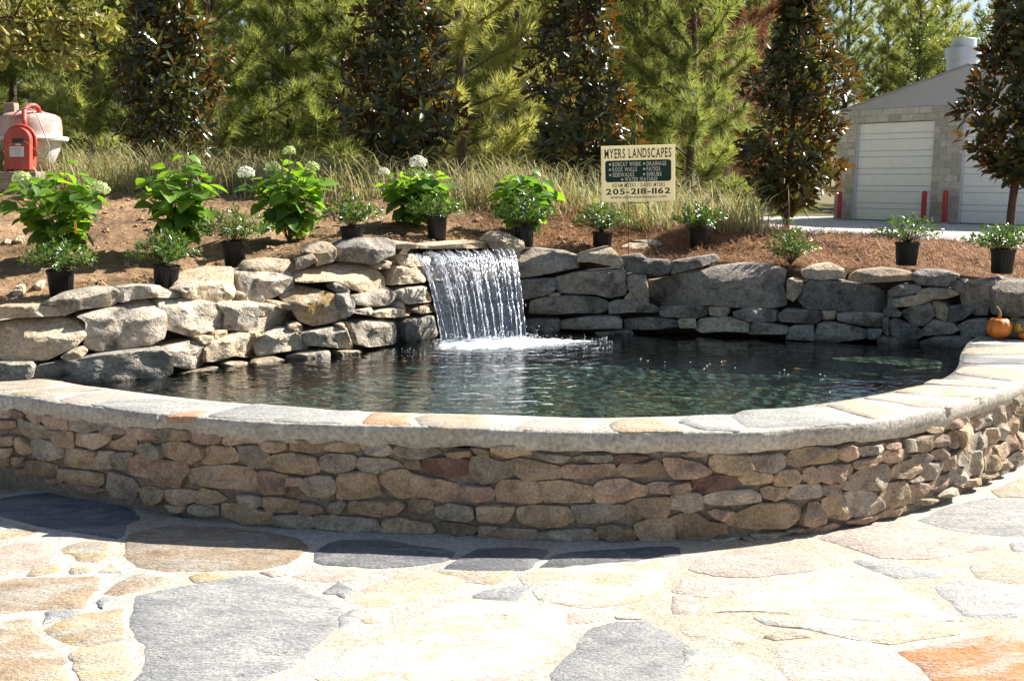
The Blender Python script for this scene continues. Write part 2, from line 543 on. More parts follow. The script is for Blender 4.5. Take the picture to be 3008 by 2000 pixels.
for k, cs in FL.items():
    M['cope_' + k] = stone_mat('coping_flag_' + k, [tuple(.75 * x + .25 * y for x, y in zip(c, (.46, .43, .37))) for c in cs], 4.0, .25, tuple(x * .7 for x in cs[0]), .9, .88, .10, coord=(1, 2.2, 1), fine=55, stainscale=8.0, haze=(.46, .43, .37, .4), crack=.4)
M['liner'] = stone_mat('pond_liner', [(.10, .14, .13), (.16, .21, .195), (.21, .25, .225)], 2.0, .4, (.06, .08, .072), .3, .8, 0, stainscale=4, fine=20)

def ground_material():
    m, nt = newmat('ground_soil')
    geo = nd(nt, 'ShaderNodeNewGeometry')
    pos = geo.outputs['Position']
    n1 = noise_(nt, pos, 1.6, 6, .65)
    n2 = noise_(nt, pos, 14.0, 5, .7)
    soil = ramp(nt, n1, [(.3, (.11, .068, .038)), (.48, (.22, .14, .078)), (.66, (.34, .225, .13))])
    soil = mixc(nt, 1.0, soil, ramp(nt, n2, [(.3, (.6, .6, .6)), (.7, (1.35, 1.3, 1.25))]), 'MULTIPLY')
    straw = ramp(nt, n2, [(.3, (.12, .062, .032)), (.7, (.28, .15, .072))])
    far = ramp(nt, n1, [(.3, (.10, .08, .04)), (.7, (.20, .17, .08))])
    sep = nd(nt, 'ShaderNodeSeparateXYZ', {0: pos})
    xx = math_(nt, 'ADD', sep.outputs[0], math_(nt, 'MULTIPLY', n1, .8))
    mk = ramp(nt, math_(nt, 'ADD', math_(nt, 'MULTIPLY', xx, .5), .45), [(.45, (0, 0, 0)), (.6, (1, 1, 1))])
    c = mixc(nt, mk, soil, straw)
    my = ramp(nt, math_(nt, 'MULTIPLY', sep.outputs[1], .05), [(.57, (0, 0, 0)), (.68, (1, 1, 1))])
    c = mixc(nt, my, c, far)
    hgt = math_(nt, 'ADD', n1, math_(nt, 'MULTIPLY', n2, .5))
    bp = nd(nt, 'ShaderNodeBump', {'Height': hgt, 'Strength': 1.0, 'Distance': .08})
    p = nd(nt, 'ShaderNodeBsdfPrincipled', {'Base Color': c, 'Roughness': .95, 'Specular IOR Level': .15, 'Normal': bp.outputs[0]})
    out(nt, p.outputs[0])
    return m
M['ground'] = ground_material()

# ------------------------------------------------------------------ ground: one sheet to the horizon
def build_ground():
    xs = [-600, -200, -80, -40, -22, -14, -10, -8, -7] + [-6 + .07 * i for i in range(172)] + [6.2, 7, 8, 10, 14, 22, 40, 80, 200, 600]
    rows = [-600, -150, -40, -10, -2]
    V, Fc = [], []
    ny = None
    for x in xs:
        a = y0(x)
        ys = rows + [a - .06, a] + [a + .03 + .065 * j for j in range(1, 64)] + [a + 4.5, a + 5, a + 5.6, a + 6.3, a + 7, a + 8, a + 9.5, a + 11, a + 14, 24, 30, 40, 60, 100, 200, 700]
        ny = len(ys)
        for y in ys:
            V.append((x, y, tz(x, y)))
    for i in range(len(xs) - 1):
        for j in range(ny - 1):
            Fc.append((i * ny + j, (i + 1) * ny + j, (i + 1) * ny + j + 1, i * ny + j + 1))
    o = place('ground', np_mesh('ground', V, Fc, True), M['ground'])
    tag(o, 'brown soil bank and flat ground behind the pond', kind='structure')
build_ground()

# ------------------------------------------------------------------ patio: mortar bed and flagstones
def build_patio():
    curve = [p for p in offset_curve(OUTD, -.2)]
    V, Fc = [], []
    far = [Vector((-9, 5.4, 0))] + curve + [Vector((9, 7.2, 0))]
    K = 14
    for p in far:
        for j in range(K):
            t = j / (K - 1)
            x = lerp(p.x, p.x * (1 + .35 * t) , t)
            V.append((x, lerp(p.y, -3.0, t), 0.0))
    for i in range(len(far) - 1):
        for j in range(K - 1):
            Fc.append((i * K + j, i * K + j + 1, (i + 1) * K + j + 1, (i + 1) * K + j))
    o = place('patio', np_mesh('patio', V, Fc), M['bed'])
    return tag(o, 'sunlit flagstone patio with pale mortar joints', kind='structure')
patio = build_patio()
P1, P2, P3 = (0, 1400, 2.359), (1000, 1400, 2.359), (2008, 1400, 2.359)
FLAGS = [(P1, 'o', [-60, 390, 150, 350, 240, 375, 225, 400, -60, 440]), (P1, 'p', [-80, 510, 100, 470, 330, 455, 360, 520, 350, 590, 100, 660, -80, 700]),
 (P1, 'o', [440, 510, 520, 460, 710, 455, 740, 560, 700, 600, 540, 580]), (P1, 'o', [205, 680, 240, 640, 380, 605, 400, 650, 280, 680]),
 (P1, 'o', [500, 640, 630, 635, 600, 660, 500, 670]), (P1, 'o', [710, 660, 780, 610, 840, 660]),
 (P1, 'b', [-80, 750, 130, 705, 450, 710, 640, 700, 670, 740, 590, 850, 580, 900, 430, 905, 200, 910, -80, 955]),
 (P1, 'b', [740, 800, 860, 720, 950, 680, 1190, 720, 1100, 750, 830, 815]), (P1, 'g', [690, 850, 830, 840, 720, 905, 695, 890]),
 (P1, 'g', [310, 940, 500, 925, 515, 940, 330, 1010]), (P1, 'o', [330, 1060, 480, 970, 820, 930, 835, 1060, 830, 1130, 620, 1160, 500, 1140, 380, 1090]),
 (P1, 'b', [-80, 1030, 200, 990, 240, 1020, 270, 1130, 380, 1230, 450, 1275, 350, 1330, 60, 1430, -80, 1430]),
 (P1, 'o', [490, 1230, 560, 1190, 850, 1180, 900, 1270, 980, 1340, 880, 1440, 640, 1470, 520, 1310]), (P1, 'o', [230, 1415, 300, 1370, 450, 1335, 480, 1420, 470, 1540, 200, 1540]),
 (P1, 'd', [-60, 165, 150, 130, 400, 115, 700, 140, 900, 230, 950, 290, 860, 330, 850, 430, 600, 390, 340, 345, 180, 310, -60, 260]),
 (P1, 'b', [890, 450, 930, 390, 1200, 345, 1500, 360, 1800, 380, 2050, 430, 2120, 500, 2000, 600, 1800, 630, 1500, 640, 1200, 650, 960, 620, 890, 550]),
 (P1, 'b', [1060, 300, 1240, 275, 1250, 300, 1080, 310]), (P1, 'b', [0, 40, 200, 60, 260, 90, 60, 115, -80, 100]),
 (P1, 'o', [1360, 690, 1440, 670, 1550, 690, 1530, 715, 1380, 725]), (P1, 'p', [1820, 665, 1960, 650, 2000, 670, 1900, 685]),
 (P1, 'p', [2040, 690, 2190, 640, 2400, 640, 2560, 660, 2500, 690, 2400, 715, 2150, 715]), (P1, 'g', [2230, 800, 2340, 740, 2419, 780, 2399, 830, 2330, 800]),
 (P1, 'g', [950, 830, 1300, 760, 1700, 700, 1980, 740, 2080, 790, 2220, 850, 2359, 940, 2340, 1030, 2150, 1180, 2060, 1290, 1900, 1340, 1700, 1415, 1500, 1480, 880, 1460, 1030, 1290, 1020, 1160, 940, 1100, 920, 1000]),
 (P2, 'd', [-190, 585, -90, 470, 40, 446, 300, 452, 770, 520, 740, 575, 500, 612, 300, 622, -90, 610]), (P2, 'o', [110, 830, 170, 790, 420, 680, 600, 660, 850, 700, 840, 770, 640, 820, 400, 880, 200, 900, 130, 870]),
 (P2, 'o', [620, 655, 760, 648, 1100, 650, 1200, 660, 1050, 740, 880, 720]), (P2, 'g', [940, 820, 1050, 790, 1250, 760, 1310, 790, 1200, 840, 1150, 870, 960, 840]),
 (P2, 'd', [770, 615, 950, 506, 1200, 500, 1440, 516, 1310, 640, 1000, 652, 740, 645]), (P2, 'd', [1380, 632, 1500, 540, 1900, 508, 2350, 490, 2340, 548, 2000, 584, 1500, 640]),  # dark slate flags drawn larger, deepening the wall's shadow by their colour
 (P2, 'w', [1240, 690, 1400, 640, 1900, 605, 2300, 570, 2230, 750, 2150, 820, 2000, 870, 1700, 900, 1400, 850, 1330, 780]), (P2, 'o', [1310, 910, 1420, 880, 1500, 930, 1480, 950, 1340, 930]),
 (P2, 'p', [1570, 1000, 1600, 960, 1800, 945, 1850, 975, 1700, 1000, 1580, 1015]), (P2, 'p', [1920, 970, 2060, 960, 2060, 985, 1930, 980]), (P2, 'g', [-10, 970, 100, 930, 60, 1000, -10, 1030]),
 (P2, 'w', [50, 1210, 400, 1040, 820, 860, 1200, 880, 1540, 930, 1560, 1060, 1500, 1200, 1270, 1330, 1000, 1425, 300, 1470, -150, 1400]), (P2, 'o', [160, 990, 310, 970, 300, 1000, 180, 1005]),
 (P2, 'g', [1740, 1060, 1900, 1015, 2100, 1010, 2260, 1090, 2359, 1150, 2420, 1200, 2400, 1300, 2300, 1480, 1500, 1470, 1460, 1370, 1550, 1300, 1640, 1200, 1660, 1130]),
 (P2, 'p', [870, 1370, 1000, 1340, 1180, 1370, 1230, 1500, 830, 1500]),
 (P3, 'p', [60, 640, 120, 570, 560, 480, 900, 540, 960, 570, 900, 640, 500, 690, 250, 690]), (P3, 'p', [930, 420, 1300, 330, 1560, 320, 1980, 400, 2180, 420, 2080, 500, 1700, 555, 1400, 560, 1200, 500]),
 (P3, 'g', [1620, 300, 1800, 220, 2100, 150, 2359, 180, 2420, 400, 2200, 405, 1900, 380, 1700, 320]), (P3, 'o', [2150, 90, 2300, 40, 2359, 20, 2450, 110, 2420, 135, 2200, 140]),
 (P3, 'g', [1180, 580, 1400, 590, 1800, 660, 1750, 690, 1480, 700, 1300, 640]), (P3, 'p', [0, 705, 250, 705, 420, 740, 350, 790, 200, 830, -60, 800]), (P3, 'p', [-50, 840, 50, 835, 120, 880, 70, 940, -60, 940]),
 (P3, 'w', [180, 940, 400, 840, 1000, 690, 1400, 730, 1600, 830, 1800, 960, 1930, 1000, 1300, 990, 800, 950, 450, 930]), (P3, 'o', [2000, 610, 2250, 560, 2359, 600, 2420, 700, 2300, 735, 2050, 700]),
 (P3, 'g', [1740, 770, 1900, 720, 2359, 765, 2440, 900, 2300, 970, 1960, 960, 1880, 900]), (P3, 'g', [2260, 470, 2359, 450, 2440, 500, 2300, 520]),
 (P3, 'w', [480, 985, 900, 980, 1300, 1015, 1940, 1030, 1900, 1085, 1440, 1150, 1200, 1110, 900, 1060, 600, 1040]), (P3, 'w', [0, 1020, 300, 1040, 450, 1100, 440, 1160, 200, 1130, 0, 1090]),
 (P3, 'o', [560, 1105, 700, 1075, 870, 1085, 850, 1110, 640, 1130]), (P3, 'p', [600, 1190, 950, 1140, 1280, 1140, 1360, 1240, 1460, 1320, 1620, 1500, 760, 1500, 680, 1260]),
 (P3, 'r', [1510, 1215, 1700, 1190, 1900, 1160, 2160, 1110, 2400, 1160, 2480, 1480, 1820, 1500, 1620, 1310]), (P3, 'g', [0, 1190, 110, 1220, 60, 1290, 0, 1310]),
 (P3, 'w', [200, 1290, 400, 1250, 480, 1290, 440, 1480, 150, 1480])]
def slab(name, poly, z0, z1, mat, parent, rnd, n=None, edge=.014, wob=.008):
    """A thin stone with a worn edge from a plan outline (world x, y)."""
    if area2(poly) < 0:
        poly = poly[::-1]
    per = sum(math.dist(poly[i], poly[(i + 1) % len(poly)]) for i in range(len(poly)))
    n = n or max(18, min(84, int(per / .032)))
    q = keep(chaikin(poly, 1, .09), n)
    n = len(q)
    cx, cy = sum(p[0] for p in q) / n, sum(p[1] for p in q) / n
    s = rnd.random() * 50
    V, Fc = [], []
    size = math.sqrt(abs(area2(q)))
    e = min(edge, size * .08)
    q = [(p[0] + wob * (2.2 * fbm((p[0], p[1], s), 5) + 1.2 * fbm((p[0], p[1], s), 22)), p[1] + wob * (1.6 * fbm((p[1], p[0], s + 9), 5) + 1.0 * fbm((p[1], p[0], s + 9), 22))) for p in q]
    for ins, z in ((0, z0), (0, z1 - min(.004, e * .6)), (e, z1), (.5, z1 + .0015)):
        for p in q:
            dx, dy = p[0] - cx, p[1] - cy
            L = math.hypot(dx, dy)
            k = max(.05, (L - ins) / L) if ins < .4 else .5
            V.append((cx + dx * k, cy + dy * k, z + (.0015 * fbm((p[0], p[1], s), 4) if ins else 0)))
    for r in range(3):
        for k in range(n):
            Fc.append((r * n + k, r * n + (k + 1) % n, (r + 1) * n + (k + 1) % n, (r + 1) * n + k))
    V.append((cx, cy, z1 + .002))
    for k in range(n):
        Fc.append((3 * n + k, 3 * n + (k + 1) % n, 4 * n))
    return solid(name, V, Fc, mat, parent, True, 40)
rf = random.Random(4)
for t, k, fl in FLAGS:
    poly = [onz(x, y, 0)[:2] for x, y in tile(*t, fl)]
    pcx, pcy = sum(p[0] for p in poly) / len(poly), sum(p[1] for p in poly) / len(poly)
    poly = [(x + .012 * (x - pcx) / math.hypot(x - pcx, y - pcy), y + .02 * (y - pcy) / math.hypot(x - pcx, y - pcy)) for x, y in poly]
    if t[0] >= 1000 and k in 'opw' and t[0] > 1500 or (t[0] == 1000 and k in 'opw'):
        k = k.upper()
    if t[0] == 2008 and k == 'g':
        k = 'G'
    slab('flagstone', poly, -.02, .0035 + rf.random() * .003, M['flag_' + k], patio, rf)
# paving beyond the picture's edges
def infill_flags():
    def inframe(p):
        c = Vector((p[0], p[1], 0)) - Vector((0, 0, EYE))
        fw = Vector((0, math.cos(PIT), -math.sin(PIT))); up = Vector((0, math.sin(PIT), math.cos(PIT)))
        dz = c.dot(fw)
        if dz < .2:
            return False
        return -60 < CX + c.x / dz * F < 3068 and CY - c.dot(up) / dz * F < 2030
    for i in range(-9, 9):
        for j in range(0, 12):
            cx, cy = i * .62 + rf.uniform(-.1, .1), .2 + j * .5 + rf.uniform(-.08, .08)
            if inframe((cx, cy)) or inframe((cx + .35, cy)) or inframe((cx - .35, cy)) or inframe((cx, cy + .3)):
                continue
            if min(math.dist((cx, cy), p[:2]) for p in OUTD) < .5 or cy > 5.2 and -3 < cx < 3.4 or (cx > 2.6 and cy > 5.6) or (cx < -2.4 and cy > 5.2):
                continue
            n = rf.randint(5, 7)
            poly = [(cx + rf.uniform(.20, .31) * math.cos(2 * math.pi * k / n), cy + rf.uniform(.17, .25) * math.sin(2 * math.pi * k / n)) for k in range(n)]
            slab('flagstone', poly, -.02, .006, M['flag_' + rf.choice('gOoWPb')], patio, rf)
infill_flags()

# ------------------------------------------------------------------ the curved front wall of the pond
pond_wall = thing('pond_wall', 'low curved pond wall of small brown mortared stones under a flagstone coping', 'stone wall', (0.2, 4.6, 0), kind='thing')
def ribbon(name, cols, mat, parent, smooth_=True):
    """cols: lists of points of equal length; neighbours are joined by quads."""
    n = len(cols[0])
    V = [p for c in cols for p in c]
    Fc = [(i * n + j, i * n + j + 1, (i + 1) * n + j + 1, (i + 1) * n + j) for i in range(len(cols) - 1) for j in range(n - 1)]
    return solid(name, V, Fc, mat, parent, smooth_)
def atz(pts, z):
    return [Vector((p.x, p.y, z)) for p in pts]
core = offset_curve(OUTD, -.04)
def rough_z(pts, z, amp, f, s):
    return [Vector((p.x, p.y, z + amp * fbm((p.x, p.y, s), f))) for p in pts]
ribbon('wall_core', [atz(core, -.03), atz(core, .12), atz(core, .25), atz(core, .40)], M['joint'], pond_wall)
def rough_off(base, amp, f, s_):
    nn = offset_curve(base, 1.0)
    return [p + (q - p) * (amp * fbm((p.x, p.y, s_), f, 0, 4)) for p, q in zip(base, nn)]
o1 = [p + Vector((0, 0, .005 * fbm((p.x, p.y, 8), 7))) for p in rough_off(offset_curve(OUTD, -.005), .006, 6, 1)]
bandb = rough_z(rough_off(offset_curve(OUTD, -.012), .006, 5, 4), .405, .02, 4.5, 3)
ribbon('coping_bed', [[Vector((p.x, p.y, .40)) for p in offset_curve(OUTD, -.09)], bandb, [Vector((p.x, p.y, lerp(b.z, ZC, .5))) for p, b in zip(rough_off(offset_curve(OUTD, -.007), .005, 4, 6), bandb)],
                      [p + Vector((0, 0, -.010)) for p in o1], [p + Vector((0, 0, -.001)) for p in rough_off(offset_curve(OUTD, -.016), .006, 6, 1)],
                      [Vector((lerp(a.x, b.x, .5), lerp(a.y, b.y, .5), ZC)) for a, b in zip(OUTD, INND)],
                      atz(INND, ZC - .002), atz(INND, .44), atz(offset_curve(INND, .03), .42)], M['mortar'], pond_wall)
ribbon('inner_face', [atz(offset_curve(INND, .035), .43), atz(offset_curve(INND, .035), 0.0)], M['joint'], pond_wall)
K1, K2, K3, K4 = (0, 800, 2.8), (700, 900, 2.8), (1400, 1000, 2.376), (2108, 1000, 2.376)
COPST = [(K1, 'b', [-250, 930, 0, 905, 330, 880, 540, 905, 380, 945, 0, 975, -250, 985]), (K1, 'o', [60, 998, 400, 955, 690, 935, 930, 960, 620, 985, 280, 1030]), (K1, 'p', [470, 1055, 640, 1002, 950, 968, 1260, 1007, 1100, 1040, 600, 1080]),
 (K1, 'g', [730, 1090, 900, 1062, 1270, 1032, 1740, 1058, 1960, 1085, 1400, 1150, 1280, 1168]), (K1, 'r', [1360, 1185, 1500, 1152, 1690, 1138, 1640, 1186]), (K2, 'g', [-260, 906, 0, 828, 150, 803, 520, 832, 730, 852, 300, 930, 0, 930]),
 (K2, 'g', [270, 945, 500, 892, 760, 862, 1000, 862, 1060, 882, 900, 930, 840, 962]), (K2, 'r', [1020, 945, 1100, 872, 1450, 885, 1380, 940, 1430, 978, 1040, 968]), (K2, 'o', [1490, 975, 1450, 920, 1530, 887, 2010, 892, 2070, 925, 2040, 975, 2080, 1008, 1700, 1000]),
 (K3, 'p', [275, 612, 400, 548, 840, 547, 830, 580, 770, 632, 300, 622]), (K3, 'o', [970, 636, 920, 590, 990, 547, 1270, 545, 1400, 590, 1470, 622, 1440, 636]), (K3, 'g', [1400, 572, 1480, 528, 1750, 518, 1880, 605, 1840, 634, 1560, 622]),
 (K4, 'g', [30, 560, 180, 484, 640, 464, 890, 540, 940, 578, 640, 598, 300, 614, 140, 595]), (K4, 'o', [750, 452, 960, 408, 1020, 422, 1280, 480, 1200, 536, 1080, 548, 900, 500]), (K4, 'p', [1000, 398, 1190, 368, 1460, 402, 1690, 434, 1630, 466, 1400, 468, 1200, 430]),
 (K4, 'w', [1210, 356, 1400, 314, 1850, 334, 1880, 378, 1790, 404, 1500, 390]), (K4, 'p', [1430, 300, 1500, 272, 2040, 300, 1980, 336, 1700, 320]), (K4, 'o', [1650, 228, 1700, 184, 2200, 200, 2250, 250, 2060, 285, 1900, 268]),
 (K4, 'd', [1706, 160, 1725, 116, 2240, 132, 2260, 172]), (K4, 'o', [1694, 96, 1740, 54, 2240, 52, 2280, 104]), (K4, 'w', [1750, 28, 1850, 6, 2200, 0, 2220, 34])]
for t, k, fl in COPST:
    slab('coping_stone', [onz(x, y, ZC)[:2] for x, y in tile(*t, fl)], ZC - .03, ZC + .002 + rf.random() * .003, M['cope_' + k], pond_wall, rf, edge=.006, wob=.004)

